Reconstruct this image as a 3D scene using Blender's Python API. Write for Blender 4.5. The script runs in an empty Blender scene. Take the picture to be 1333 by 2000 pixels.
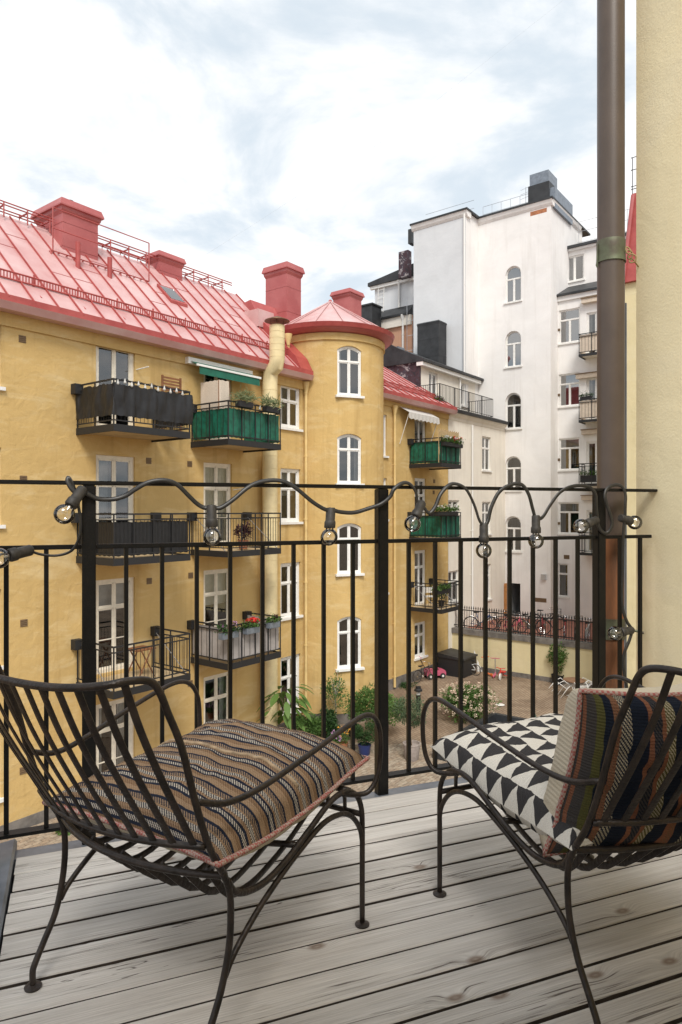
import bpy, bmesh, math, random
from mathutils import Vector, Matrix, noise
R = math.radians
rng = random.Random(7)
SC = bpy.context.scene
COL = SC.collection

# ------------------------------------------------------------------ camera
H = 7.45                      # eye height over the courtyard (a second floor balcony)
F, CX, HY = 1333.0, 666.0, 996.0   # focal length and principal point in photo pixels
cam_d = bpy.data.cameras.new('camera')
cam = bpy.data.objects.new('camera', cam_d); COL.objects.link(cam)
cam.location = (0, 0, H); cam.rotation_euler = (R(90), 0, 0)
cam_d.sensor_fit = 'HORIZONTAL'; cam_d.sensor_width = 36; cam_d.lens = 36.0 * F / 1333.0
cam_d.shift_y = -4.0 / 1333.0
cam_d.clip_start = 0.05; cam_d.clip_end = 3000
SC.camera = cam

# ------------------------------------------------------------------ sky and sun
SUN_EL, SUN_AZ = 50.0, 173.0        # azimuth from +Y (view direction) clockwise to the right
SC.world = bpy.data.worlds.new('World'); SC.world.use_nodes = True
wn = SC.world.node_tree; wn.nodes.clear()
def N(t, typ, **kw):
    n = t.nodes.new(typ)
    for k, v in kw.items():
        if k == 'inp':
            for a, b in v.items(): n.inputs[a].default_value = b
        else: setattr(n, k, v)
    return n
def L(t, a, b): t.links.new(a, b)
w_out = N(wn, 'ShaderNodeOutputWorld'); w_bg = N(wn, 'ShaderNodeBackground')
sky = N(wn, 'ShaderNodeTexSky'); sky.sky_type = 'NISHITA'; sky.sun_disc = False
sky.sun_elevation = R(SUN_EL); sky.sun_rotation = R(SUN_AZ); sky.air_density = 1.0; sky.dust_density = 2.0; sky.ozone_density = 1.0
w_bg.inputs['Strength'].default_value = 0.15
tc = N(wn, 'ShaderNodeTexCoord'); sep = N(wn, 'ShaderNodeSeparateXYZ'); L(wn, tc.outputs['Generated'], sep.inputs[0])
zz = N(wn, 'ShaderNodeMath', operation='MAXIMUM', inp={1: 0.0}); L(wn, sep.outputs['Z'], zz.inputs[0])
zb = N(wn, 'ShaderNodeMath', operation='ADD', inp={1: 0.22}); L(wn, zz.outputs[0], zb.inputs[0])
dx = N(wn, 'ShaderNodeMath', operation='DIVIDE'); L(wn, sep.outputs['X'], dx.inputs[0]); L(wn, zb.outputs[0], dx.inputs[1])
dy = N(wn, 'ShaderNodeMath', operation='DIVIDE'); L(wn, sep.outputs['Y'], dy.inputs[0]); L(wn, zb.outputs[0], dy.inputs[1])
cb = N(wn, 'ShaderNodeCombineXYZ'); L(wn, dx.outputs[0], cb.inputs[0]); L(wn, dy.outputs[0], cb.inputs[1])
cn = N(wn, 'ShaderNodeTexNoise', inp={'Scale': 2.3, 'Detail': 10.0, 'Roughness': 0.57, 'Distortion': 0.4}); L(wn, cb.outputs[0], cn.inputs['Vector'])
cr = N(wn, 'ShaderNodeMapRange', inp={1: 0.39, 2: 0.62, 3: 0.0, 4: 1.0}); cr.interpolation_type = 'SMOOTHSTEP'
L(wn, cn.outputs['Fac'], cr.inputs[0])
# thin high cloud washes the blue out; thick cloud is white
haze = N(wn, 'ShaderNodeMixRGB', inp={'Fac': 0.90, 'Color2': (4.35, 4.85, 5.25, 1)}); L(wn, sky.outputs[0], haze.inputs['Color1'])
cloud = N(wn, 'ShaderNodeMixRGB', inp={'Color2': (6.6, 6.55, 6.5, 1)}); L(wn, haze.outputs[0], cloud.inputs['Color1']); L(wn, cr.outputs[0], cloud.inputs['Fac'])
L(wn, cloud.outputs[0], w_bg.inputs['Color']); L(wn, w_bg.outputs[0], w_out.inputs['Surface'])
sun_d = bpy.data.lights.new('sun', 'SUN'); sun_d.energy = 2.5; sun_d.angle = R(20); sun_d.color = (1.0, 0.95, 0.88)
sun = bpy.data.objects.new('sun', sun_d); COL.objects.link(sun)
sdir = Vector((math.sin(R(SUN_AZ)) * math.cos(R(SUN_EL)), math.cos(R(SUN_AZ)) * math.cos(R(SUN_EL)), math.sin(R(SUN_EL))))
sun.rotation_euler = sdir.to_track_quat('Z', 'Y').to_euler()
sun.location = (0, 0, 60)
vs = SC.view_settings
vs.view_transform = 'Standard'; vs.look = 'None'; vs.gamma = 1.0; vs.use_curve_mapping = False; vs.exposure = 0.27
SC.cycles.max_bounces = 6; SC.cycles.transparent_max_bounces = 16
SC.cycles.use_denoising = True

# ------------------------------------------------------------------ geometry helpers
def ray(px, py): return Vector(((px - CX) / F, 1.0, (HY - py) / F))
def ground_pt(px, py, z=0.0):
    r = ray(px, py); return Vector((0, 0, H)) + r * ((z - H) / r.z)

class MB:
    """collects geometry for ONE mesh object"""
    def __init__(s): s.v = []; s.f = []; s.uv = None; s.mi = []; s.m = 0
    def add(s, vs, fs):
        o = len(s.v); s.v += [tuple(p) for p in vs]
        for f in fs: s.f.append(tuple(i + o for i in f)); s.mi.append(s.m)
        return s
    def quad(s, a, b, c, d): return s.add([a, b, c, d], [(0, 1, 2, 3)])
    def poly(s, pts): return s.add(pts, [tuple(range(len(pts)))])
    def box(s, fn, a0, a1, b0, b1, c0, c1):
        P = [fn(a, b, c) for a in (a0, a1) for b in (b0, b1) for c in (c0, c1)]
        return s.add(P, [(0, 1, 3, 2), (4, 6, 7, 5), (0, 4, 5, 1), (2, 3, 7, 6), (0, 2, 6, 4), (1, 5, 7, 3)])
    def bx(s, x0, x1, y0, y1, z0, z1): return s.box(lambda a, b, c: (a, b, c), x0, x1, y0, y1, z0, z1)
    def prism(s, pts, off):
        """closed outline swept by a vector"""
        n = len(pts); off = Vector(off)
        P = [Vector(p) for p in pts] + [Vector(p) + off for p in pts]
        return s.add(P, [tuple(range(n - 1, -1, -1)), tuple(range(n, 2 * n))] + [(i, (i + 1) % n, n + (i + 1) % n, n + i) for i in range(n)])
    def tube(s, pts, r, res=8, flat=1.0, up=(0, 0, 1), caps=True, closed=False):
        pts = [Vector(p) for p in pts]; n = len(pts)
        rr = r if isinstance(r, (list, tuple)) else [r] * n
        ts = []
        for i in range(n):
            if closed: t = pts[(i + 1) % n] - pts[i - 1]
            else: t = pts[min(i + 1, n - 1)] - pts[max(i - 1, 0)]
            ts.append(t.normalized() if t.length > 1e-9 else Vector((0, 0, 1)))
        up = Vector(up)
        if abs(ts[0].dot(up)) > 0.95: up = Vector((1, 0, 0)) if abs(ts[0].x) < 0.9 else Vector((0, 1, 0))
        nx = (up - ts[0] * up.dot(ts[0])).normalized()
        vs = []
        for i in range(n):
            nx = nx - ts[i] * nx.dot(ts[i])
            nx = nx.normalized() if nx.length > 1e-6 else ts[i].orthogonal().normalized()
            b = ts[i].cross(nx)
            for k in range(res):
                a = 2 * math.pi * (k + 0.5) / res
                vs.append(pts[i] + (nx * math.cos(a) * flat + b * math.sin(a)) * rr[i])
        fs = []
        for i in range(n if closed else n - 1):
            j = (i + 1) % n
            for k in range(res):
                k2 = (k + 1) % res
                fs.append((i * res + k, i * res + k2, j * res + k2, j * res + k))
        if caps and not closed:
            fs.append(tuple(range(res - 1, -1, -1))); fs.append(tuple((n - 1) * res + k for k in range(res)))
        return s.add(vs, fs)
    def lathe(s, base, prof, res=20, axis=(0, 0, 1), a0=0.0, a1=2 * math.pi):
        """prof: (radius, height) along axis from base"""
        ax = Vector(axis).normalized(); e1 = ax.orthogonal().normalized() if abs(ax.z) < 0.99 else Vector((1, 0, 0)); e2 = ax.cross(e1)
        base = Vector(base); vs = []; full = abs(a1 - a0 - 2 * math.pi) < 1e-6; m = res if full else res + 1
        for (r, h) in prof:
            for k in range(m):
                a = a0 + (a1 - a0) * k / res
                vs.append(base + ax * h + (e1 * math.cos(a) + e2 * math.sin(a)) * max(r, 1e-5))
        fs = []
        for i in range(len(prof) - 1):
            for k in range(res):
                k2 = (k + 1) % m
                fs.append((i * m + k, i * m + k2, (i + 1) * m + k2, (i + 1) * m + k))
        return s.add(vs, fs)
    def build(s, name, mat, parent=None, smooth=False, local=False, bevel=0.0, kind=None, fix=True):
        me = bpy.data.meshes.new(name)
        off = Vector((0, 0, 0))
        if parent is not None and not local: off = woff(parent)
        me.from_pydata([(p[0] - off.x, p[1] - off.y, p[2] - off.z) for p in s.v], [], s.f)
        mats = mat if isinstance(mat, (list, tuple)) else [mat]
        for m in mats: me.materials.append(m)
        if len(mats) > 1:
            for p, k in zip(me.polygons, s.mi): p.material_index = k
        if s.uv is not None:
            ul = me.uv_layers.new(name='UVMap')
            for lp in me.loops: ul.data[lp.index].uv = s.uv[lp.vertex_index]
        if fix:
            bm = bmesh.new(); bm.from_mesh(me)
            bmesh.ops.recalc_face_normals(bm, faces=bm.faces)
            if bevel > 0:
                bmesh.ops.bevel(bm, geom=[e for e in bm.edges if len(e.link_faces) == 2 and e.calc_face_angle(0) > 0.6], offset=bevel, segments=2, affect='EDGES', clamp_overlap=True)
            bm.to_mesh(me); bm.free()
        if smooth:
            for p in me.polygons: p.use_smooth = True
            if smooth == 'auto':
                try: me.set_sharp_from_angle(angle=R(38))
                except Exception: pass
        o = bpy.data.objects.new(name, me); COL.objects.link(o)
        if parent is not None: o.parent = parent
        if kind: o['kind'] = kind
        return o
def woff(o):
    v = Vector((0, 0, 0))
    while o is not None: v = v + o.location; o = o.parent
    return v
def thing(name, label, cat, loc=(0, 0, 0), rz=0.0, group=None):
    o = bpy.data.objects.new(name, None); COL.objects.link(o); o.empty_display_size = 0.1
    o.location = loc; o.rotation_euler = (0, 0, rz); tag(o, label, cat, group); return o
def tag(o, label, cat, group=None):
    o['label'] = label; o['category'] = cat
    if group: o['group'] = group
    return o
def structure(o): o['kind'] = 'structure'; return o
def copy_tree(o, parent=None):
    c = o.copy(); COL.objects.link(c); c.parent = parent
    for ch in list(o.children): copy_tree(ch, c)
    return c
def smooth_path(pts, n=6, closed=False):
    pts = [Vector(p) for p in pts]; out = []; m = len(pts)
    for i in range(m if closed else m - 1):
        p1, p2 = pts[i], pts[(i + 1) % m]
        p0 = pts[i - 1] if (i > 0 or closed) else p1 * 2 - p2
        p3 = pts[(i + 2) % m] if (i + 2 < m or closed) else p2 * 2 - p1
        for k in range(n):
            t = k / n
            out.append(0.5 * ((2 * p1) + (p2 - p0) * t + (2 * p0 - 5 * p1 + 4 * p2 - p3) * t * t + (3 * p1 - p0 - 3 * p2 + p3) * t ** 3))
    if not closed: out.append(pts[-1])
    return out

class Plane:
    """a vertical facade: s along it, z up, d out of it"""
    def __init__(s, P, u, n): s.P = Vector(P); s.u = Vector(u); s.n = Vector(n)
    def __call__(s, a, z, d=0.0): q = s.P + s.u * a + s.n * d; return Vector((q.x, q.y, z))
    def hit(s, px, py=HY, d=0.0):
        r = ray(px, py); n2 = s.n; P = s.P + n2 * d
        t = (P.x * n2.x + P.y * n2.y) / (r.x * n2.x + r.y * n2.y)
        q = r * t; return (q.x - s.P.x) * s.u.x + (q.y - s.P.y) * s.u.y, H + q.z
    def s(s, px, d=0.0): return s.hit(px, HY, d)[0]
    def z(s, px, py, d=0.0): return s.hit(px, py, d)[1]
    def shifted(s, d): q = s.P + s.n * d; return Plane((q.x, q.y), s.u, s.n)

# ------------------------------------------------------------------ materials
def newmat(name):
    m = bpy.data.materials.new(name); m.use_nodes = True
    t = m.node_tree; b = t.nodes['Principled BSDF']; return m, t, b
def rgba(c): return (c[0], c[1], c[2], 1.0)
def simple(name, c, rough=0.6, metal=0.0, spec=0.5, var=0.0, vscale=6.0, bump=0.0, bscale=60.0, c2=None):
    m, t, b = newmat(name)
    b.inputs['Base Color'].default_value = rgba(c); b.inputs['Roughness'].default_value = rough
    b.inputs['Metallic'].default_value = metal; b.inputs['Specular IOR Level'].default_value = spec
    if var or c2 or bump:
        g = N(t, 'ShaderNodeNewGeometry')
    if var or c2:
        n = N(t, 'ShaderNodeTexNoise', inp={'Scale': vscale, 'Detail': 6.0, 'Roughness': 0.6}); L(t, g.outputs['Position'], n.inputs['Vector'])
        mr = N(t, 'ShaderNodeMapRange', inp={1: 0.35, 2: 0.65}); L(t, n.outputs['Fac'], mr.inputs[0])
        mx = N(t, 'ShaderNodeMixRGB'); L(t, mr.outputs[0], mx.inputs['Fac'])
        lo = c if c2 else tuple(x * (1 - var) for x in c); hi = c2 if c2 else tuple(min(1, x * (1 + var)) for x in c)
        mx.inputs['Color1'].default_value = rgba(lo); mx.inputs['Color2'].default_value = rgba(hi)
        L(t, mx.outputs[0], b.inputs['Base Color'])
    if bump:
        n2 = N(t, 'ShaderNodeTexNoise', inp={'Scale': bscale, 'Detail': 4.0}); L(t, g.outputs['Position'], n2.inputs['Vector'])
        bp = N(t, 'ShaderNodeBump', inp={'Strength': bump, 'Distance': 0.01}); L(t, n2.outputs['Fac'], bp.inputs['Height']); L(t, bp.outputs[0], b.inputs['Normal'])
    return m
def plaster(name, c, light, dark, patch=0.5, streak=0.5, bump=0.5, bscale=14.0, fine=70.0):
    """old lime render: broad repair patches, rain streaks, fine trowel relief"""
    m, t, b = newmat(name); b.inputs['Roughness'].default_value = 0.92; b.inputs['Specular IOR Level'].default_value = 0.2
    g = N(t, 'ShaderNodeNewGeometry')
    n1 = N(t, 'ShaderNodeTexNoise', inp={'Scale': 0.55, 'Detail': 9.0, 'Roughness': 0.62, 'Distortion': 0.6}); L(t, g.outputs['Position'], n1.inputs['Vector'])
    mp = N(t, 'ShaderNodeMapping', inp={'Scale': (2.6, 2.6, 0.22)}); L(t, g.outputs['Position'], mp.inputs['Vector'])
    n2 = N(t, 'ShaderNodeTexNoise', inp={'Scale': 1.0, 'Detail': 7.0, 'Roughness': 0.6}); L(t, mp.outputs[0], n2.inputs['Vector'])
    mp3 = N(t, 'ShaderNodeMapping', inp={'Scale': (0.7, 0.7, 2.4)}); L(t, g.outputs['Position'], mp3.inputs['Vector'])
    n3 = N(t, 'ShaderNodeTexNoise', inp={'Scale': 1.1, 'Detail': 8.0, 'Roughness': 0.65, 'Distortion': 0.8}); L(t, mp3.outputs[0], n3.inputs['Vector'])
    r1 = N(t, 'ShaderNodeMapRange', inp={1: 0.50, 2: 0.72, 3: 0.0, 4: patch}); L(t, n3.outputs['Fac'], r1.inputs[0])
    r2 = N(t, 'ShaderNodeMapRange', inp={1: 0.52, 2: 0.75, 3: 0.0, 4: streak}); L(t, n2.outputs['Fac'], r2.inputs[0])
    r0 = N(t, 'ShaderNodeMapRange', inp={1: 0.3, 2: 0.7, 3: 0.0, 4: 1.0}); L(t, n1.outputs['Fac'], r0.inputs[0])
    a = N(t, 'ShaderNodeMixRGB', inp={'Color1': rgba(tuple(x * 0.93 for x in c)), 'Color2': rgba(tuple(min(1, x * 1.07) for x in c))}); L(t, r0.outputs[0], a.inputs['Fac'])
    m1 = N(t, 'ShaderNodeMixRGB', inp={'Color2': rgba(light)}); L(t, a.outputs[0], m1.inputs['Color1']); L(t, r1.outputs[0], m1.inputs['Fac'])
    m2 = N(t, 'ShaderNodeMixRGB', inp={'Color2': rgba(dark)}); L(t, m1.outputs[0], m2.inputs['Color1']); L(t, r2.outputs[0], m2.inputs['Fac'])
    L(t, m2.outputs[0], b.inputs['Base Color'])
    n4 = N(t, 'ShaderNodeTexNoise', inp={'Scale': fine, 'Detail': 3.0}); L(t, g.outputs['Position'], n4.inputs['Vector'])
    n5 = N(t, 'ShaderNodeTexNoise', inp={'Scale': bscale * 0.25, 'Detail': 5.0, 'Distortion': 0.5}); L(t, g.outputs['Position'], n5.inputs['Vector'])
    ad = N(t, 'ShaderNodeMath', operation='MULTIPLY_ADD', inp={1: 0.25}); L(t, n4.outputs['Fac'], ad.inputs[0]); L(t, n5.outputs['Fac'], ad.inputs[2])
    bp = N(t, 'ShaderNodeBump', inp={'Strength': bump, 'Distance': 0.03}); L(t, ad.outputs[0], bp.inputs['Height']); L(t, bp.outputs[0], b.inputs['Normal'])
    return m
def glassy(name, tint=(0.96, 0.97, 0.96), rough=0.02, k=1.5, base=0.05):
    m = bpy.data.materials.new(name); m.use_nodes = True; t = m.node_tree; t.nodes.clear()
    o = N(t, 'ShaderNodeOutputMaterial'); tr = N(t, 'ShaderNodeBsdfTransparent'); tr.inputs[0].default_value = rgba(tint)
    gl = N(t, 'ShaderNodeBsdfGlossy'); gl.inputs['Roughness'].default_value = rough
    fr = N(t, 'ShaderNodeFresnel', inp={'IOR': 1.5}); ma = N(t, 'ShaderNodeMath', operation='MULTIPLY_ADD', inp={1: k, 2: base}); ma.use_clamp = True
    L(t, fr.outputs[0], ma.inputs[0]); mx = N(t, 'ShaderNodeMixShader'); L(t, ma.outputs[0], mx.inputs[0]); L(t, tr.outputs[0], mx.inputs[1]); L(t, gl.outputs[0], mx.inputs[2]); L(t, mx.outputs[0], o.inputs['Surface'])
    return m
M = {}
M['yellow'] = plaster('yellow_render', (0.60, 0.415, 0.170), (0.69, 0.53, 0.28), (0.42, 0.27, 0.10), 0.9, 0.65, 0.9)
M['white'] = plaster('white_render', (0.82, 0.805, 0.785), (0.84, 0.835, 0.825), (0.62, 0.59, 0.55), 0.5, 0.45, 0.25)
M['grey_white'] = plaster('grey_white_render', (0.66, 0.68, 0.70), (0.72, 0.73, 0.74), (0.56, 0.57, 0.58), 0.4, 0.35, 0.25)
M['cream'] = plaster('cream_render', (0.80, 0.755, 0.67), (0.82, 0.79, 0.72), (0.60, 0.54, 0.45), 0.4, 0.4, 0.3)
M['cream_wall'] = plaster('pale_yellow_render', (0.68, 0.59, 0.36), (0.72, 0.65, 0.45), (0.42, 0.36, 0.20), 0.45, 0.35, 0.4)
M['own_wall'] = plaster('butter_yellow_render', (0.89, 0.78, 0.52), (0.90, 0.81, 0.60), (0.76, 0.57, 0.28), 0.5, 0.35, 0.16, bscale=24.0, fine=110.0)
M['orange_wall'] = plaster('salmon_render', (0.62, 0.36, 0.24), (0.66, 0.42, 0.30), (0.5, 0.28, 0.18))
M['stone'] = simple('grey_stone_plinth', (0.16, 0.145, 0.13), 0.9, var=0.35, vscale=3, bump=0.5, bscale=20)
M['red'] = simple('red_roof_paint', (0.37, 0.085, 0.083), 0.42, spec=0.5, c2=(0.45, 0.13, 0.125), vscale=1.2)
M['red_faded'] = simple('sun_bleached_red_sheet', (0.51, 0.26, 0.25), 0.36, spec=0.7, c2=(0.63, 0.42, 0.405), vscale=0.9)
M['red_dark'] = simple('red_roof_paint_worn', (0.34, 0.055, 0.05), 0.5, c2=(0.43, 0.085, 0.075), vscale=2.5)
M['blackroof'] = simple('black_sheet_metal', (0.014, 0.015, 0.017), 0.5, c2=(0.035, 0.037, 0.04), vscale=2.0)
M['greysheet'] = simple('grey_sheet_metal', (0.20, 0.23, 0.27), 0.4, metal=0.3, var=0.2)
M['whitepaint'] = simple('white_window_paint', (0.80, 0.79, 0.76), 0.45, var=0.06, vscale=8)
M['creampaint'] = simple('cream_window_paint', (0.78, 0.72, 0.60), 0.5, var=0.08, vscale=8)
M['black'] = simple('black_iron_paint', (0.004, 0.0036, 0.0033), 0.45, spec=0.28, var=0.3, vscale=30, bump=0.12, bscale=200)
M['blackmatte'] = simple('black_matte_metal', (0.016, 0.016, 0.017), 0.6)
M['glass'] = glassy('window_glass', (0.86, 0.88, 0.87), 0.015, 1.4, 0.12)
M['glass_sky'] = glassy('sky_reflecting_glass', (0.75, 0.80, 0.84), 0.02, 1.5, 0.30)
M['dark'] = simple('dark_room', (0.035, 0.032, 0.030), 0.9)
M['curtain'] = simple('linen_curtain', (0.55, 0.54, 0.51), 0.9, var=0.15, vscale=3)
M['curtain_grey'] = simple('grey_curtain', (0.30, 0.31, 0.31), 0.9, var=0.2, vscale=3)
M['tan_soffit'] = simple('balcony_soffit', (0.50, 0.38, 0.22), 0.85, var=0.15, vscale=2)
M['duct'] = simple('cream_duct_paint', (0.76, 0.63, 0.36), 0.5, var=0.1, vscale=3)
M['pipecream'] = simple('yellow_pipe_paint', (0.68, 0.50, 0.22), 0.5, var=0.12, vscale=3)
M['pipewhite'] = simple('white_pipe_paint', (0.78, 0.77, 0.74), 0.5)
M['vent'] = simple('brown_vent', (0.20, 0.13, 0.07), 0.7)
M['steel'] = simple('galvanised_steel', (0.55, 0.56, 0.58), 0.35, metal=0.8)
M['chrome'] = simple('chrome', (0.7, 0.7, 0.7), 0.18, metal=1.0)
M['rubber'] = simple('rubber', (0.02, 0.02, 0.02), 0.8)
M['terracotta'] = simple('terracotta', (0.42, 0.17, 0.08), 0.85, var=0.2)
M['concrete'] = simple('stone_pot', (0.34, 0.29, 0.26), 0.9, var=0.15, vscale=12)
M['soil'] = simple('soil', (0.05, 0.035, 0.022), 1.0)
M['bark'] = simple('bark', (0.16, 0.115, 0.075), 0.95, var=0.3, vscale=20)
# ------------------------------------------------------------------ walls with real openings
class Op:
    def __init__(s, s0, s1, z0, z1, rise=0.0, **kw):
        s.s0, s.s1, s.z0, s.z1, s.rise = s0, s1, z0, z1, rise; s.kw = kw
    def top(s, a):
        if s.rise <= 0: return s.z1
        w = (s.s1 - s.s0) / 2; x = max(-w, min(w, a - (s.s0 + s.s1) / 2)); r = (w * w + s.rise ** 2) / (2 * s.rise)
        return s.z1 - r + math.sqrt(max(r * r - x * x, 0))
def wall_mesh(mb, fn, s0, s1, z0, z1, ops, depth=0.16, step=None):
    bp = {s0, s1}
    for o in ops:
        k = 8 if o.rise > 0 else 1
        for i in range(k + 1): bp.add(o.s0 + (o.s1 - o.s0) * i / k)
    bp = sorted(x for x in bp if s0 - 1e-6 <= x <= s1 + 1e-6)
    if step:
        o2 = []
        for a, b in zip(bp, bp[1:]):
            k = max(1, int(math.ceil((b - a) / step))); o2 += [a + (b - a) * i / k for i in range(k)]
        bp = o2 + [bp[-1]]
    for a, b in zip(bp, bp[1:]):
        if b - a < 1e-5: continue
        m = (a + b) / 2; ca = cb_ = z0
        for o in sorted((o for o in ops if o.s0 < m < o.s1), key=lambda o: o.z0):
            mb.quad(fn(a, ca, 0), fn(b, cb_, 0), fn(b, o.z0, 0), fn(a, o.z0, 0))
            ta, tb = o.top(a), o.top(b)
            mb.quad(fn(a, ta, 0), fn(b, tb, 0), fn(b, tb, -depth), fn(a, ta, -depth))
            mb.quad(fn(a, o.z0, 0), fn(b, o.z0, 0), fn(b, o.z0, -depth), fn(a, o.z0, -depth))
            ca, cb_ = ta, tb
        mb.quad(fn(a, ca, 0), fn(b, cb_, 0), fn(b, z1, 0), fn(a, z1, 0))
    for o in ops:
        for e in (o.s0, o.s1):
            mb.quad(fn(e, o.z0, 0), fn(e, o.top(e), 0), fn(e, o.top(e), -depth), fn(e, o.z0, -depth))
def band(mb, fn, o, w, d0, d1, n=12):
    """casing that follows the opening's edge"""
    outer = []; inner = []
    W = o.s1 - o.s0; i2 = Op(o.s0 + w, o.s1 - w, o.z0 + w, o.z1 - w, max(0.0, o.rise - (w * 0.3 if o.rise < W * 0.45 else w)) if o.rise > 0 else 0)
    n = n if o.rise > 0 else 1
    for op, lst in ((o, outer), (i2, inner)):
        lst.append((op.s0, op.z0))
        for k in range(n + 1):
            a = op.s0 + (op.s1 - op.s0) * k / n; lst.append((a, op.top(a)))
        lst.append((op.s1, op.z0))
    m = len(outer)
    for k in range(m):
        j = (k + 1) % m
        mb.quad(fn(*outer[k], d1), fn(*outer[j], d1), fn(*inner[j], d1), fn(*inner[k], d1))
        mb.quad(fn(*inner[k], d1), fn(*inner[j], d1), fn(*inner[j], d0), fn(*inner[k], d0))
        mb.quad(fn(*outer[k], d1), fn(*outer[j], d1), fn(*outer[j], d0), fn(*outer[k], d0))
    return i2
def window(parent, fn, o, paint, depth=0.13, cols=2, transom=0.34, mid=None, curtain=None, sill=True, panel=0.0, bar=0.045, casing=0.07, name='window', glass='glass', sash=.04):
    """fn is flat here. The casing is the window's own mesh; panes, sill, curtain are its pieces"""
    mb = MB(); d0, d1 = -depth, -depth + 0.06
    i = band(mb, fn, o, casing, d0 - 0.02, d1)
    zt = None
    if transom: zt = i.z0 + (i.z1 - i.z0) * (1 - transom); mb.box(fn, i.s0, i.s1, zt - bar * 0.75, zt + bar * 0.75, d0, d1 - 0.005)
    xs = [i.s0 + (i.s1 - i.s0) * k / cols for k in range(cols + 1)]
    cols_top = cols
    for k in range(1, cols):
        top = i.top(xs[k])
        if o.kw.get('solid_top') and zt: top = zt
        mb.box(fn, xs[k] - bar, xs[k] + bar, i.z0, top, d0, d1 - 0.008)
    if panel > 0: mb.box(fn, i.s0, i.s1, i.z0, i.z0 + panel, d0, d1 - 0.012)
    for zz_ in (mid or []): mb.box(fn, i.s0, i.s1, i.z0 + zz_ - bar * 0.5, i.z0 + zz_ + bar * 0.5, d0, d1 - 0.012)
    # panes
    rows = [(i.z0 + panel, zt - bar * 0.75), (zt + bar * 0.75, None)] if zt else [(i.z0 + panel, None)]
    todo = []; sw = sash
    for r, (za, zb_) in enumerate(rows):
        cs = [(i.s0, i.s1)] if (o.kw.get('solid_top') and r == 1) else [(xs[k] + (bar if k else 0), xs[k + 1] - (bar if k < cols - 1 else 0)) for k in range(cols)]
        for (a, b) in cs:
            p = MB(); dd = d0 + 0.02
            # a narrow sash frame round every pane
            if zb_ is None:
                top = [(a + (b - a) * k / 6, min(i.top(a + (b - a) * k / 6), 1e9)) for k in range(7)] if o.rise > 0 else [(a, i.z1), (b, i.z1)]
            else: top = [(a, zb_), (b, zb_)]
            p.poly([fn(a, za, dd), fn(b, za, dd)] + [fn(x, y, dd) for x, y in reversed(top)]); todo.append(p)
            zt0, zt1 = top[0][1], top[-1][1]; q0, q1 = d0 + .012, d1 - .022
            mb.box(fn, a, a + sw, za, zt0, q0, q1); mb.box(fn, b - sw, b, za, zt1, q0, q1); mb.box(fn, a + sw, b - sw, za, za + sw * 1.15, q0, q1)
            for (xa, ya), (xb, yb) in zip(top, top[1:]):
                mb.quad(fn(xa, ya, q1), fn(xb, yb, q1), fn(xb, yb - sw, q1), fn(xa, ya - sw, q1)); mb.quad(fn(xa, ya - sw, q1), fn(xb, yb - sw, q1), fn(xb, yb - sw, q0), fn(xa, ya - sw, q0))
    w = mb.build(name, paint, parent)
    for p in todo: p.build('pane', M[glass], w, fix=False)
    if sill:
        p = MB(); p.box(fn, o.s0 - 0.07, o.s1 + 0.07, o.z0 - 0.07, o.z0 + 0.012, -0.1, 0.07); p.build('sill', paint, w)
    # the room behind: dark box, with curtains
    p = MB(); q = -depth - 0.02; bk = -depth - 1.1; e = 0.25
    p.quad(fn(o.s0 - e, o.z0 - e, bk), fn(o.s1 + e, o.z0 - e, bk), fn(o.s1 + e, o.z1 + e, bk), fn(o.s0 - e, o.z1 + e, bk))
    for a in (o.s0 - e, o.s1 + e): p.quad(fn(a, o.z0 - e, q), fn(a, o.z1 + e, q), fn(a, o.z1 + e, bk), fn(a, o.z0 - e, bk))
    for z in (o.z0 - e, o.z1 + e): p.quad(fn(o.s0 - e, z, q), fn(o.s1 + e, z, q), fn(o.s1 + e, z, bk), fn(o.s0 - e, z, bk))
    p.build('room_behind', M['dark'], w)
    if curtain:
        kind, cov = curtain; W = o.s1 - o.s0
        spans = {'both': [(0, cov), (1 - cov, 1)], 'left': [(0, cov)], 'right': [(1 - cov, 1)], 'full': [(0.0, 1.0)], 'blind': [(0.0, 1.0)]}[kind]
        for (a, b) in spans:
            p = MB(); n = max(4, int((b - a) * W / 0.03)); ph = rng.random() * 6
            zlo = o.z0 - 0.05 if kind != 'blind' else o.z1 - (o.z1 - o.z0) * cov
            pts = [(o.s0 + W * (a + (b - a) * k / n), -depth - 0.16 + (0.025 * math.sin(k * 1.5 + ph) if kind != 'blind' else 0)) for k in range(n + 1)]
            for (sa, da), (sb, db) in zip(pts, pts[1:]):
                p.quad(fn(sa, zlo, da), fn(sb, zlo, db), fn(sb, o.z1 + 0.1, db), fn(sa, o.z1 + 0.1, da))
            p.build('curtain' if kind != 'blind' else 'blind', M['curtain'] if rng.random() < 0.65 else M['curtain_grey'], w, smooth=True, fix=False)
    return w
def vent_grille(parent, fn, s, z, w=0.17, h=0.17):
    p = MB(); p.box(fn, s - w / 2, s + w / 2, z - h / 2, z + h / 2, -0.02, 0.003); 
    for k in range(4): zz_ = z - h / 2 + h * (k + 0.35) / 4; p.box(fn, s - w / 2, s + w / 2, zz_, zz_ + 0.018, 0.004, 0.02)
    p.build('wall_vent', M['vent'], parent)
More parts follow.
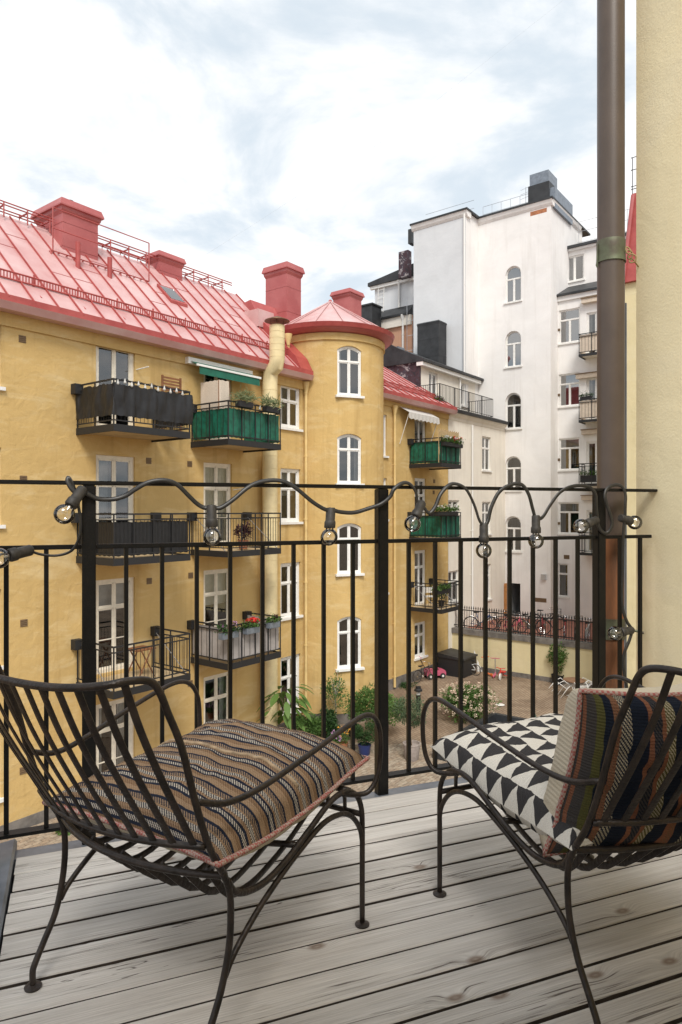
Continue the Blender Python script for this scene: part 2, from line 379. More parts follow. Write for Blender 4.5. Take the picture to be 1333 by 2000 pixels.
def cloth_sheet(fn, pts, z0, z1, amp, nz=6, seed=0, sag=0.0, step=0.05):
    """a hanging cloth along a polyline of (s, d), with folds"""
    mb = MB(); r = random.Random(seed); path = []
    for (a, b), (c, d) in zip(pts, pts[1:]):
        l = math.hypot(c - a, d - b); k = max(2, int(l / step))
        nn = Vector((d - b, -(c - a))).normalized()
        for i in range(k + 1): path.append((a + (c - a) * i / k, b + (d - b) * i / k, nn.x, nn.y))
    off = r.random() * 50
    for j in range(nz + 1):
        t = j / nz
        for i, (a, b, nx, ny) in enumerate(path):
            w = amp * (noise.noise(Vector((i * step * 4.2 + off, t * 1.1, 0))) + 0.6 * noise.noise(Vector((i * step * 11 + off, t * 2.5, 3))))
            ztop = z1 - sag * abs(math.sin(i * step * math.pi / 0.55))
            mb.v.append(tuple(fn(a + nx * w, z0 + (ztop - z0) * t + 0.01 * math.sin(i * 1.7), b + ny * w)))
    m = len(path)
    for j in range(nz):
        for i in range(m - 1): mb.f.append((j * m + i, j * m + i + 1, (j + 1) * m + i + 1, (j + 1) * m + i)); mb.mi.append(0)
    return mb
def balcony(parent, fn, s0, s1, zf, depth=1.5, h=1.05, screen=None, screen_z=(0.12, 0.92), amp=0.03, sag=0.0, bars=0.105, rods=True, soffit='tan_soffit', slab=0.17, seed=1, metal='blackmatte', stub=True, inside=True):
    mb = MB(); mb.box(fn, s0, s1, zf - slab, zf, depth - 0.05, depth); mb.box(fn, s0, s0 + 0.05, zf - slab, zf, 0, depth - 0.05); mb.box(fn, s1 - 0.05, s1, zf - slab, zf, 0, depth - 0.05)
    b = mb.build('balcony', M[metal], parent)
    p = MB(); p.box(fn, s0 + 0.05, s1 - 0.05, zf - slab + 0.05, zf - 0.03, 0, depth - 0.05); p.build('floor_slab', M[soffit], b)
    p = MB()
    for (a, c) in ((s0 + .02, depth - .02), (s1 - .02, depth - .02), ((s0 + s1) / 2, depth - .02), (s0 + .02, .04), (s1 - .02, .04), (s0 + (s1 - s0) * .25, depth - .02), (s0 + (s1 - s0) * .75, depth - .02), (s0 + .02, depth * .5), (s1 - .02, depth * .5)):
        p.box(fn, a - .014, a + .014, zf - slab, zf + h, c - .014, c + .014)
    for z in (zf + h, zf + h * 0.87, zf + 0.09):
        t = 0.014 if z < zf + h else 0.02
        p.box(fn, s0, s1, z - t, z + t, depth - .035, depth - .005); p.box(fn, s0, s0 + .03, z - t, z + t, 0.02, depth - .035); p.box(fn, s1 - .03, s1, z - t, z + t, 0.02, depth - .035)
    k = int((s1 - s0) / bars)
    for i in range(1, k): a = s0 + (s1 - s0) * i / k; p.box(fn, a - .0045, a + .0045, zf + .09, zf + h * 0.87, depth - .027, depth - .018)
    k = int(depth / bars)
    for i in range(1, k):
        c = depth * i / k
        for a in (s0 + .02, s1 - .02): p.box(fn, a - .0045, a + .0045, zf + .09, zf + h * 0.87, c - .0045, c + .0045)
    p.build('railing', M[metal], b)
    if stub:
        for a in (s0 - .03, s1 + .03):
            p = MB(); p.box(fn, a - .11, a + .11, zf + h - .22, zf + h + .03, 0, .2); p.build('wall_bracket', M['blackmatte'], b)
    if rods and not screen:
        for a in (s0 + .03, s1 - .03):
            p = MB(); p.tube([fn(a, zf + h - .1, .15), fn(a, zf - .02, depth - .12)], .012, 6); p.build('tie_rod', M['steel'], b)
    if screen:
        g_ = -.05 if inside else .03; q = cloth_sheet(fn, [(s0 - g_, .05), (s0 - g_, depth + g_), (s1 + g_, depth + g_), (s1 + g_, .05)], zf + screen_z[0], zf + screen_z[1], amp, seed=seed, sag=sag)
        q.build('privacy_screen', screen, b, smooth=True, fix=False)
    return b
def downpipe(parent, fn, s, z0, z1, mat, r=.05, d=.1, hopper=True, name='downpipe'):
    p = MB(); p.tube([fn(s, z0, d), fn(s, z1, d)], r, 10)
    o = p.build(name, mat, parent, smooth='auto')
    if hopper: p = MB(); c = fn(s, z1, d); p.lathe(c, [(r, -.25), (r * 1.1, -.2), (r * 2.2, .05), (r * 2.4, .16), (r * 2.0, .16)], 10); p.build('hopper', mat, o, smooth='auto')
    k = int((z1 - z0) / 2.2)
    for i in range(k + 1):
        p = MB(); p.tube([fn(s, z0 + .4 + 2.2 * i, d), fn(s, z0 + .46 + 2.2 * i, d)], r * 1.18, 10); p.box(fn, s - .012, s + .012, z0 + .41 + 2.2 * i, z0 + .45 + 2.2 * i, 0, d); p.build('pipe_clip', mat, o)
    return o
def chimney(parent, fn, s0, s1, d0, d1, z0, z1, mat, cap=.12, capin=.1, rows=3, name='chimney'):
    """sheet-clad stack: shaft with folded seams, flared cap"""
    mb = MB(); mb.box(fn, s0, s1, z0, z1 - cap * 2.2, d0, d1)
    o = mb.build(name, mat, parent)
    for k in range(1, rows):
        z = z0 + (z1 - z0) * k / rows; p = MB(); e = .008
        for (a, b, c, d) in ((s0 - e, s1 + e, d1, d1 + e), (s0 - e, s0, d0, d1)): p.box(fn, a, b, z - .012, z + .012, c, d)
        p.build('sheet_seam', mat, o)
    p = MB(); e = capin; zc = z1 - cap * 2.2
    ring = lambda g, z: [fn(s0 - g, z, d0 - g), fn(s1 + g, z, d0 - g), fn(s1 + g, z, d1 + g), fn(s0 - g, z, d1 + g)]
    rs = [ring(0.0, zc - .1), ring(e * .45, zc), ring(e * .55, zc + cap * .5), ring(e, zc + cap * .6), ring(e, zc + cap * .85), ring(e * .55, z1 - .04), ring(-e * .2, z1)]
    V = [v for r_ in rs for v in r_]; fs = [tuple(range(3, -1, -1)), tuple((len(rs) - 1) * 4 + k for k in range(4))]
    for i in range(len(rs) - 1):
        for k in range(4): fs.append((i * 4 + k, i * 4 + (k + 1) % 4, (i + 1) * 4 + (k + 1) % 4, (i + 1) * 4 + k))
    p.add(V, fs); p.build('chimney_cap', mat, o)
    return o
def seam_roof(parent, fn, s0, s1, d0, z0, d1, z1, pitch, mat, name='roof_panel', thick=.03):
    """standing seam sheets, one object each: sheet plus its upstand"""
    k = max(1, int(round((s1 - s0) / pitch))); w = (s1 - s0) / k
    sl = Vector((d1 - d0, z1 - z0)); n = Vector((-sl.y, sl.x)).normalized(); n = n if n.y > 0 else -n
    meshes = []
    base = fn(s0, z0, d0)
    for i in range(k):
        a, b = s0 + w * i, s0 + w * (i + 1)
        if i < 3:
            mb = MB(); tj = (.42, .74, .58)[i]
            F2 = lambda x, t, h: fn(x, z0 + (z1 - z0) * t + n.y * h, d0 + (d1 - d0) * t + n.x * h) - base
            base = fn(a, z0, d0); mb.box(F2, a, b - .004, 0, 1, -thick, 0); mb.m = 1; mb.box(F2, a, b - .031, tj, tj + .004, 0, .008); mb.box(F2, b - .03, b - .006, 0, 1, 0, .045)
            o = mb.build(name, [mat, M['red_dark']], parent, local=True); meshes.append(o.data)
        else:
            o = bpy.data.objects.new(name, meshes[(i * 2 + i // 3) % 3]); COL.objects.link(o); o.parent = parent
        o.location = fn(a, z0, d0) - woff(parent)
def snow_guard(parent, fn, s0, s1, d, z, tilt, mat):
    p = MB()
    for h in (.05, .22): p.tube([fn(s0, z + h, d), fn(s1, z + h, d)], .022, 6)
    k = int((s1 - s0) / .075)
    for i in range(k + 1): a = s0 + (s1 - s0) * i / k; p.box(fn, a - .011, a + .011, z + .05, z + .22, d - .01, d + .01)
    k = int((s1 - s0) / 1.15)
    for i in range(k + 1):
        a = s0 + .3 + 1.15 * i
        if a > s1: break
        p.tube([fn(a, z + .3, d), fn(a, z - .05, d - .03), fn(a, z - .35 * tilt, d + .34)], .025, 5)
    p.build('snow_guard', mat, parent)

# ------------------------------------------------------------------ YELLOW HOUSE (left side of the courtyard)
ang = R(37.5)
U = Vector((math.sin(ang), math.cos(ang))); NN = Vector((math.cos(ang), -math.sin(ang)))
A = Plane((-6.25, 17.4), U, NN)
Zr = lambda r: H + r                       # heights relative to the eye
FLOORS = [0.0, Zr(-4.28), Zr(-1.15), Zr(2.03)]
yh = thing('yellow_house', 'ochre yellow courtyard house with red sheet roof and rounded stair tower', 'house', (A(0, 0, 0).x, A(0, 0, 0).y, 0))
EAVE = Zr(4.52)
ops = []; wins = []
c1a, c1b = A.s(187), A.s(263.5); c2a, c2b = A.s(397.5), A.s(453); c3a, c3b = A.s(548), A.s(587)
tops = [Zr(-4.98), Zr(-1.80), Zr(1.42), Zr(4.33)]
for r, zf in enumerate(FLOORS):
    for (a, b, cu) in ((c1a, c1b, 0), (c2a, c2b, 1)):
        o = Op(a, b, zf + .06, tops[r]); ops.append(o); wins.append((o, 'door', r, cu))
wz = [(0.5, Zr(-4.98)), (Zr(-3.66), Zr(-1.80)), (Zr(-.42), Zr(1.41)), (Zr(2.78), Zr(4.28))]
for r in range(4):
    o = Op(c3a, c3b, *wz[r]); ops.append(o); wins.append((o, 'win', r, 2))
cl0 = A.s(2) - 1.15
for r in range(4):
    o = Op(cl0, cl0 + 1.15, *[(0.9, Zr(-4.98)), (Zr(-3.55), Zr(-1.8)), (Zr(-.35), Zr(1.42)), (Zr(2.78), Zr(4.33))][r]); ops.append(o); wins.append((o, 'win', r, 3))
# section beyond the tower
b1a, b1b = A.s(810), A.s(832.5)
bt = [Zr(-4.95), Zr(-1.78), Zr(1.40), Zr(4.05)]
for r, zf in enumerate(FLOORS):
    o = Op(b1a, b1b, zf + .06 if r else .95, bt[r]); ops.append(o); wins.append((o, 'door' if r else 'win', r, 4))
sl0 = A.s(750); SB1 = 18.55
for r, (za, zb_) in enumerate([(Zr(-3.4), Zr(-2.2)), (Zr(-.4), Zr(1.3)), (Zr(2.2), Zr(3.9))]):
    o = Op(sl0 - .15, sl0 + .22, za, zb_); ops.append(o); wins.append((o, 'slit', r, 5))
mb = MB(); wall_mesh(mb, A, -11.0, SB1, 0.25, EAVE, ops)
# gable ends and back so that the house is a solid body
mb.quad(A(-11, .45, 0), A(-11, EAVE, 0), A(-11, EAVE, -7.5), A(-11, .45, -7.5)); mb.quad(A(SB1, .45, 0), A(SB1, EAVE, 0), A(SB1, EAVE, -7.5), A(SB1, .45, -7.5)); mb.quad(A(-11, .45, -7.5), A(SB1, .45, -7.5), A(SB1, EAVE, -7.5), A(-11, EAVE, -7.5))
yw = mb.build('wall', M['yellow'], yh, fix=False)
p = MB(); p.box(A, -11, 8.2, 0, .28, -.3, .03); p.build('plinth', M['stone'], yh)
p = MB(); p.box(A, 12.0, SB1, 0, .45, -.3, .03); p.build('plinth', M['stone'], yh)
# flat band under the eaves
p = MB(); p.box(A, -11, 8.25, EAVE - .32, EAVE + .1, -.1, .05); p.build('frieze', M['yellow'], yh)
p = MB(); p.box(A, 12.0, SB1, EAVE - .25, EAVE + .1, -.1, .05); p.build('frieze', M['yellow'], yh)
cur = [('both', .3), ('full', 1), ('left', .4), ('both', .22), ('blind', .5), ('right', .45), None, ('full', 1)]
for i, (o, k, r, c) in enumerate(wins):
    if k == 'door':
        window(yh, A, o, M['creampaint'] if c in (0, 1) else M['whitepaint'], transom=.29 if r < 3 else 0.0, mid=[.75] if r < 3 else [], curtain=[('both', .3), ('full', 1), ('blind', .45), ('both', .25), ('full', 1), None, ('left', .45), ('blind', .35)][(i * 3 + r) % 8], sill=False, panel=.0, bar=.022, casing=.10, name='balcony_door')
    elif k == 'slit': window(yh, A, o, M['whitepaint'], cols=1, transom=0, curtain=None, casing=.05)
    else: window(yh, A, o, M['whitepaint'], transom=.36, curtain=cur[(i * 5 + r) % 8], sill=True, casing=.095, bar=.022)
for (px, py) in ((43, 662), (289, 690), (45, 936), (290, 900), (370, 906), (46, 1217), (291, 1135), (372, 1124), (45, 1505), (371, 1335)):
    s_, z_ = A.hit(px, py); vent_grille(yh, A, s_, z_)
for (px, py) in ((849, 640),(848, 940)):
    s_, z_ = A.hit(px, py) if py > 800 else (17.2, Zr(.8)); vent_grille(yh, A, s_, z_)

# eaves: soffit moulding, pink fascia, gutter lip, roof
GD, GZ = .42, EAVE + .17
def eaves(s0, s1):
    p = MB(); p.prism([A(s0, EAVE - .02, 0), A(s0, EAVE - .03, .37), A(s0, EAVE + .13, GD + .04), A(s0, EAVE + .13, 0)], A(s1, 0, 0) - A(s0, 0, 0)); p.build('eaves_moulding', M['red_faded'], yh)
    p = MB(); p.prism([A(s0, EAVE + .133, GD + .0), A(s0, EAVE + .29, GD + .0), A(s0, EAVE + .29, GD - .05), A(s0, EAVE + .133, GD - .06)], A(s1, 0, 0) - A(s0, 0, 0)); p.build('gutter', M['red_dark'], yh)
eaves(-11, 8.15); eaves(12.0, SB1 + .12)
RD, RZ = -3.25, Zr(8.12)
roofA = MB(); roofA.prism([A(-11, EAVE + .11, GD - .1), A(-11, RZ - .1, RD), A(-11, EAVE + .11, -7.2)], A(8.0, 0, 0) - A(-11, 0, 0)); ro = roofA.build('roof', M['red'], yh)
seam_roof(ro, A, -11, 8.0, GD - .02, EAVE + .22, RD, RZ, .62, M['red_faded'])
RDB, RZB = -4.2, EAVE + .22 + .617 * 4.6
roofB = MB(); roofB.prism([A(11.2, EAVE + .11, GD - .1), A(11.2, RZB - .1, RDB), A(11.2, EAVE + .11, -7.2)], A(SB1, 0, 0) - A(11.2, 0, 0)); rob = roofB.build('roof', M['red'], yh)
seam_roof(rob, A, 11.2, SB1 + .1, GD - .02, EAVE + .22, RDB, RZB, .62, M['red_faded'])
slope = (RZ - EAVE - .22) / (GD - RD)
zroof = lambda d: EAVE + .22 + (GD - .02 - d) * slope
snow_guard(ro, A, -11, 7.6, -.25, zroof(-.25), slope, M['red_dark']); snow_guard(rob, A, 12.1, 17.8, -.25, EAVE + .22 + .617 * .65, .617, M['red_dark'])
# ridge walkway and its rail
p = MB()
for h in (.16, .24): p.tube([A(-11, RZ + h, RD + .3), A(7.5, RZ + h, RD + .3)], .018, 6); p.tube([A(-11, RZ + h - .02, RD - .15), A(7.5, RZ + h - .02, RD - .15)], .018, 6)
for i in range(28): a = -10.8 + i * .66; p.tube([A(a, RZ - .18, RD + .3), A(a, RZ + .24, RD + .3)], .02, 5); p.tube([A(a, RZ - .1, RD - .15), A(a, RZ + .24, RD - .15)], .014, 5); p.box(A, a - .02, a + .02, RZ + .13, RZ + .16, RD - .15, RD + .3)
p.build('ridge_walkway', M['red_dark'], ro)
# chimneys on the ridge
def solve_s(px, d): return A.s(px, d)
ch1 = chimney(ro, A, *(lambda a: (a, a + 1.12))(A.s(122, -2.45)), -3.85, -2.45, zroof(-2.4) - .5, A.z(122, 384, -2.45), M['red'], cap=.16, capin=.13)
p = MB(); s_ = A.s(137, -3.1); p.lathe(A(s_, A.z(122, 384, -2.45) - .05, -3.1), [(.0, .38), (.09, .34), (.12, .25), (.11, .12), (.07, .06), (.07, 0)], 12); p.build('cowl', M['blackroof'], ch1, smooth='auto')
ch2 = chimney(ro, A, *(lambda a: (a, a + .95))(A.s(311, -2.9)), -3.5, -2.9, zroof(-2.9) - .5, A.z(311, 487, -2.9), M['red'], cap=.13, capin=.1, rows=2)
ch3 = chimney(ro, A, *(lambda a: (a, a + .82))(A.s(560, -1.75)), -2.85, -1.75, EAVE + .2, A.z(560, 509, -1.75), M['red'], cap=.17, capin=.11, rows=5)
ch4 = chimney(rob, A, *(lambda a: (a, a + .95))(A.s(683, -3.9)), -4.9, -3.9, EAVE + 1, A.z(683, 561, -3.9), M['red'], cap=.15, capin=.12, rows=4)
# work platform round the first chimney with its guard rail
sa = A.s(122, -2.45)
p = MB(); q = [A(sa - .55, zroof(-2.0) + .05, -2.0), A(sa + 2.9, zroof(-2.0) + .05, -2.0)]
zt_ = zroof(-2.0) + .12
for dd in (-2.0, -2.15, -2.3): p.tube([A(sa - .6, zt_, dd), A(sa + 2.6, zt_, dd)], .018, 5)
for i in range(14): a = sa - .6 + i * .245; p.box(A, a, a + .03, zt_ - .01, zt_ + .01, -2.3, -2.0)
for a in (sa - .6, sa + .6, sa + 1.6, sa + 2.55): p.tube([A(a, zt_, -2.02), A(a, zt_ - .35, -1.98)], .025, 5)
for h in (.62, 1.18): p.tube([A(sa - .55, zt_ + h, -2.0), A(sa + 2.6, zt_ + h, -2.0)], .016, 5)
for a in (sa - .55, sa + 2.6): p.tube([A(a, zt_, -2.0), A(a, zt_ + 1.18, -2.0)], .02, 5)
p.build('roof_platform', M['red_dark'], ro)
for (px, py, hh) in ((152, 527, .75), (214, 549, .62)):
    d_ = -1.75; s_ = A.s(px, d_); p = MB(); p.lathe(A(s_, zroof(d_) - .05, d_), [(.07, 0), (.07, hh), (.0, hh)], 10); p.build('vent_pipe', M['red_dark'], ro, smooth='auto')
# roof hatch
s_ = A.s(333, -1.75)
p = MB(); FH = lambda x, t, h: A(s_ + x, zroof(-1.35 - t * .7) + h, -1.35 - t * .7)
p.box(FH, -.3, .35, 0, 1, -.02, .11); hz = p.build('roof_hatch', M['red_dark'], ro)
p = MB(); p.box(FH, -.24, .29, .1, .9, .112, .12); p.build('pane', M['glass'], hz)
# red clad fire wall between the roof and the tower
p = MB(); p.prism([A(7.55, EAVE + .25, .40), A(7.55, zroof(.2) + .35, .12), A(7.55, zroof(-1.2) + .3, -1.2), A(7.55, zroof(-2.0) + .25, -2.0), A(7.55, EAVE + .25, -3)], U.to_3d() * .62); p.build('parapet', M['red_dark'], yh)
p = MB(); p.box(A, 7.3, 8.1, zroof(-1.5), zroof(-1.5) + .62, -2.6, -1.4); p.build('roof_dormer', M['red_faded'], yh)

# ------------------------------------------------------------------ stair tower
TC = Vector((-.403, 25.7)); TR = 2.0
def T(s, z, d=0.0):
    a = s / TR; c, sn = math.cos(a), math.sin(a)
    e = NN * c + U * sn                      # s = 0 faces straight out of the facade
    q = TC + e * (TR + d); return Vector((q.x, q.y, z))
TEAVE = Zr(6.2)
# the windows' direction: 21 degrees right of the line of sight
wdir = Vector((math.sin(R(21)), -math.cos(R(21)))); wa = math.atan2(wdir.dot(U), wdir.dot(NN)); ws = wa * TR
tops_px = [(675, 773), (847, 945), (1022, 1121), (1204, 1306)]
tw = []
for (ya, yb) in tops_px:
    q = TC + wdir * TR; dist = q.y
    tw.append(Op(ws - .46, ws + .46, H + (HY - yb) * dist / F, H + (HY - ya) * dist / F, .15))
mb = MB(); wall_mesh(mb, T, -1.72 * TR * .98, 1.75 * TR, .35, TEAVE, tw, depth=.17, step=.12); mb.build('tower_wall', M['yellow'], yh, smooth='auto', fix=False)
p = MB(); wall_mesh(p, lambda s, z, d=0: T(s, z, d + .03), -3.2, 3.4, 0, .35, [], step=.15); p.build('plinth', M['stone'], yh)
tq = TC + wdir * TR; TWP = Plane((tq.x, tq.y), Vector((-wdir.y, wdir.x)), wdir)
for i, o in enumerate(tw):
    o2 = Op(-.46, .46, o.z0, o.z1, .15); window(yh, TWP, o2, M['whitepaint'], depth=.15, transom=.30, curtain=[('left', .25), ('right', .2), None, ('left', .2)][i], casing=.07, bar=.02, sash=.035)
# eaves ring and facetted cone
p = MB(); base = (TC.x, TC.y, 0)
p.lathe(base, [(TR, TEAVE - .3), (TR + .06, TEAVE - .28), (TR + .06, TEAVE - .04), (TR, TEAVE - .02)], 48); p.build('tower_frieze', M['yellow'], yh, smooth='auto')
p = MB(); p.lathe(base, [(TR - .1, TEAVE - .03), (TR + .22, TEAVE), (TR + .36, TEAVE + .13), (TR - .1, TEAVE + .13)], 48); p.build('eaves_moulding', M['red'], yh, smooth='auto')
p = MB(); p.lathe(base, [(TR + .36, TEAVE + .11), (TR + .42, TEAVE + .26), (TR + .38, TEAVE + .26), (TR + .32, TEAVE + .12)], 48); p.build('gutter', M['red_dark'], yh, smooth='auto')
apex = Vector((TC.x, TC.y, Zr(7.84))); trf = None
tro = MB(); tro.lathe(base, [(TR + .3, TEAVE + .1), (TR + .3, TEAVE + .14), (0.01, apex.z - .04)], 14); tro = tro.build('tower_roof', M['red'], yh)
for k in range(14):
    a0_, a1_ = 2 * math.pi * k / 14, 2 * math.pi * (k + 1) / 14
    e0 = Vector((math.cos(a0_), math.sin(a0_), 0)) * (TR + .36); e1 = Vector((math.cos(a1_), math.sin(a1_), 0)) * (TR + .36); c0 = Vector((TC.x, TC.y, TEAVE + .2))
    p = MB(); p.poly([c0 + e0, c0 + e1, apex]); dn = Vector((0, 0, -.03)); p.poly([c0 + e0 + dn, c0 + e1 + dn, apex + dn]); p.quad(c0 + e0, c0 + e1, c0 + e1 + dn, c0 + e0 + dn)
    p.tube([c0 + e0 + Vector((0, 0, .03)), apex + Vector((0, 0, .03))], .022, 5)
    p.build('roof_panel', M['red_faded'], tro, fix=False)
p = MB(); p.lathe(apex, [(.1, -.06), (.06, .06), (.0, .1)], 8); p.build('finial', M['red'], tro, smooth='auto')
# roof running back from the tower
p = MB(); p.prism([A(7.9, EAVE + .2, -.6), A(7.9, Zr(7.75), -2.4), A(7.9, Zr(7.2), -5.5), A(7.9, EAVE, -6)], U.to_3d() * 4.6); p.build('roof', M['red'], yh)

# downpipes on the yellow house, and the round kitchen flue
sdp = A.s(597.5, .1); downpipe(yh, A, sdp, .1, A.z(597.5, 755, .1), M['pipecream'], .055)
sd2 = A.s(771, .1); downpipe(yh, A, sd2, .1, A.z(773, 800, .1), M['pipecream'], .055)
th = math.atan2((Vector((566 - CX, 0)).x), 1)
p = MB(); q = ray(563, 660); cpos = q * (23.6 / q.y) + Vector((0, 0, H)); cpos2 = ray(563, 712) * (23.75) + Vector((0, 0, H))
p.tube([cpos2, cpos + Vector((0, 0, -.1))], .05, 8); hp = p.build('downpipe', M['pipecream'], yh, smooth='auto')
p = MB(); p.lathe(cpos, [(.05, -.25), (.06, -.2), (.13, .05), (.14, .14), (.1, .14)], 10); p.build('hopper', M['pipecream'], hp, smooth='auto')
fl = A.s(528, .35); ftop = A.z(530, 640, .35)
p = MB(); path = [A(fl, 0.3, .33), A(fl, A.z(528, 750, .33), .33), A(fl, A.z(528, 728, .33), .36), A(fl - .02, A.z(530, 712, .62), .62), A(fl - .02, A.z(530, 698, .66), .66), A(fl - .02, ftop, .66)]
p.tube(path, .245, 18); flue = p.build('flue', M['duct'], yh, smooth='auto')
zz_ = .8
while zz_ < A.z(528, 755, .33):
    p = MB(); p.lathe(A(fl, zz_, .33), [(.245, -.008), (.253, 0), (.245, .008)], 18); p.build('duct_seam', M['duct'], flue, smooth='auto'); zz_ += .42
zz_ = A.z(530, 695, .66)
while zz_ < ftop: p = MB(); p.lathe(A(fl - .02, zz_, .66), [(.245, -.008), (.253, 0), (.245, .008)], 18); p.build('duct_seam', M['duct'], flue, smooth='auto'); zz_ += .2
p = MB(); c_ = A(fl - .02, ftop, .66); p.lathe(c_, [(.0, .30), (.08, .29), (.40, .16), (.41, .14), (.36, .14), (.0, .22)], 20)
M['copper'] = simple('weathered_copper', (0.16, 0.085, 0.04), 0.45, metal=.6, var=.3, vscale=12); rc = p.build('rain_cap', M['copper'], flue, smooth='auto')
p = MB()
for k in range(4): a = k * math.pi / 2; p.tube([c_ + Vector((.2 * math.cos(a), .2 * math.sin(a), -.05)), c_ + Vector((.2 * math.cos(a), .2 * math.sin(a), .16))], .01, 5)
p.build('cap_bracket', M['copper'], flue)

# balconies of the yellow house
M['scr_black'] = simple('black_canvas', (0.012, 0.012, 0.013), 0.5, var=.3, vscale=8)
M['scr_green'] = simple('green_canvas', (0.006, 0.105, 0.065), 0.5, var=.35, vscale=6)
M['scr_grey'] = simple('grey_canvas', (0.36, 0.33, 0.31), 0.8, var=.1, vscale=6)
DB = 1.58
s1a = A.s(148); s1b = A.s(372, DB); s2a = A.s(372); s2b = A.s(549, DB)
bal = {}
bal['a3'] = balcony(yh, A, s1a, s1b, FLOORS[3], DB, screen=M['scr_black'], screen_z=(.2, .98), amp=.075, sag=.05, seed=3, inside=False)
bal['b3'] = balcony(yh, A, s2a, s2b, FLOORS[3] - .05, DB, screen=M['scr_green'], screen_z=(.05, .86), amp=.04, seed=5, bars=.2)
bal['a2'] = balcony(yh, A, s1a, s1b, FLOORS[2], DB, screen=M['scr_black'], screen_z=(.05, .86), amp=.006, seed=7)
bal['b2'] = balcony(yh, A, s2a, s2b, FLOORS[2], DB, seed=8)
bal['a1'] = balcony(yh, A, s1a, s1b, FLOORS[1], DB, seed=9)
bal['b1'] = balcony(yh, A, s2a, s2b, FLOORS[1], DB, screen=M['scr_grey'], screen_z=(.1, .98), amp=.008, seed=10, bars=.2)
sBa = A.s(799); sBb = A.s(901, DB)
bal['c3'] = balcony(yh, A, sBa, sBb, A.z(857, 903, DB), DB, screen=M['scr_green'], screen_z=(.02, .92), amp=.03, seed=12, bars=.22)
bal['c2'] = balcony(yh, A, sBa, sBb, A.z(857, 1051, DB), DB, screen=M['scr_green'], screen_z=(.02, .92), amp=.03, seed=13, bars=.22)
bal['c1'] = balcony(yh, A, sBa, sBb, A.z(852, 1194, DB), DB, seed=14)
# awnings
M['awn_green'] = simple('green_awning', (0.01, 0.12, 0.075), 0.7, var=.2)
p = MB(); sa_, sb_ = A.s(368, .2), A.s(500, .35); za = A.z(368, 707, .2)
p.box(A, sa_, sb_, za - .02, za + .16, 0, .2); aw = p.build('awning', M['whitepaint'], yh)
p = MB(); p.quad(A(sa_ + .1, za + .05, .2), A(sb_ - .05, za + .05, .2), A(sb_ - .05, za - .12, .55), A(sa_ + .1, za - .12, .55)); p.quad(A(sa_ + .1, za - .12, .55), A(sb_ - .05, za - .12, .55), A(sb_ - .05, za - .36, .56), A(sa_ + .1, za - .36, .56)); p.build('awning_cloth', M['awn_green'], aw, fix=False)
p = MB(); p.box(A, sa_, sb_, za - .14, za - .08, .54, .58); p.build('front_bar', M['whitepaint'], aw)
sa_, sb_ = A.s(797, .5), A.s(856, .5); za = A.z(800, 805, .5)
M['awn_white'] = simple('white_awning', (0.55, 0.53, 0.5), 0.85)
p = MB(); n = 40
p.quad(A(sa_, za + .28, .05), A(sb_, za + .28, .05), A(sb_, za, .55), A(sa_, za, .55))
for i in range(n): x0, x1 = sa_ + (sb_ - sa_) * i / n, sa_ + (sb_ - sa_) * (i + 1) / n; l0, l1 = .24 + .05 * abs(math.sin(i * math.pi / 5)), .24 + .05 * abs(math.sin((i + 1) * math.pi / 5)); w0, w1 = .02 * math.sin(i * 1.3), .02 * math.sin((i + 1) * 1.3); p.quad(A(x0, za, .55), A(x1, za, .55), A(x1, za - l1, .56 + w1), A(x0, za - l0, .56 + w0))
aw = p.build('awning', M['awn_white'], yh, fix=False)
p = MB()
for x in (sa_ + .05, sb_ - .05): p.tube([A(x, za - .05, .52), A(x, za - 1.3, .06)], .015, 6)
p.build('awning_arm', M['whitepaint'], aw)
# antenna-like white bracket beside the first balcony door, stay arms
for (px, py) in ((266, 722), (455, 957)): s_, z_ = A.hit(px, py); p = MB(); p.tube([A(s_, z_, 0), A(s_ + .1, z_ + .05, .4)], .015, 6); p.build('wall_arm', M['whitepaint'], yh)
# ------------------------------------------------------------------ CREAM HOUSE with the roof terrace (same building line, beyond)
ch = thing('cream_house', 'low cream rendered house with railed roof terrace between yellow and white houses', 'house', (A(21.5, 0, 0).x, A(21.5, 0, 0).y, 0))
C0, C1 = SB1 + .02, A.s(985)
CT = Zr(4.42)
cops = []
for (xa, xb, ya, yb) in ((942, 958.5, 853, 919), (942, 958.5, 980, 1043), (946, 959, 1102, 1171), (876, 897, 977, 1043), (876, 896, 1115, 1175)):
    sa_, sb_ = A.s(xa), A.s(xb); mid_ = (xa + xb) / 2
    cops.append(Op(sa_, sb_, A.z(mid_, yb), A.z(mid_, ya)))
mb = MB(); wall_mesh(mb, A, C0, C1 + .6, 0, CT, cops); mb.quad(A(C0, 0, -7), A(C1, 0, -7), A(C1, CT, -7), A(C0, CT, -7)); mb.build('wall', M['cream'], ch, fix=False)
for i, o in enumerate(cops): window(ch, A, o, M['whitepaint'], transom=.33, curtain=[('both', .25), None, ('full', 1), ('blind', .4), ('both', .3)][i], casing=.06, sash=.02)
p = MB(); p.prism([A(C0, CT, .03), A(C0, CT + .12, .16), A(C0, CT + .2, .18), A(C0, CT + .2, -.2), A(C0, CT - .12, -.2), A(C0, CT - .12, .03)], A(C1, 0, 0) - A(C0, 0, 0)); p.build('cornice', M['cream'], ch)
p = MB(); p.prism([A(C0 - .1, CT + .205, .26), A(C0 - .1, CT + .33, .30), A(C0 - .1, CT + .52, -.2), A(C0 - .1, CT + .205, -.2)], A(C1, 0, 0) - A(C0 - .1, 0, 0)); p.build('terrace_fascia', M['blackroof'], ch)
p = MB(); p.box(A, C0, C1, CT + .2, CT + .5, -6.8, -.2); p.build('terrace_floor', M['blackroof'], ch)
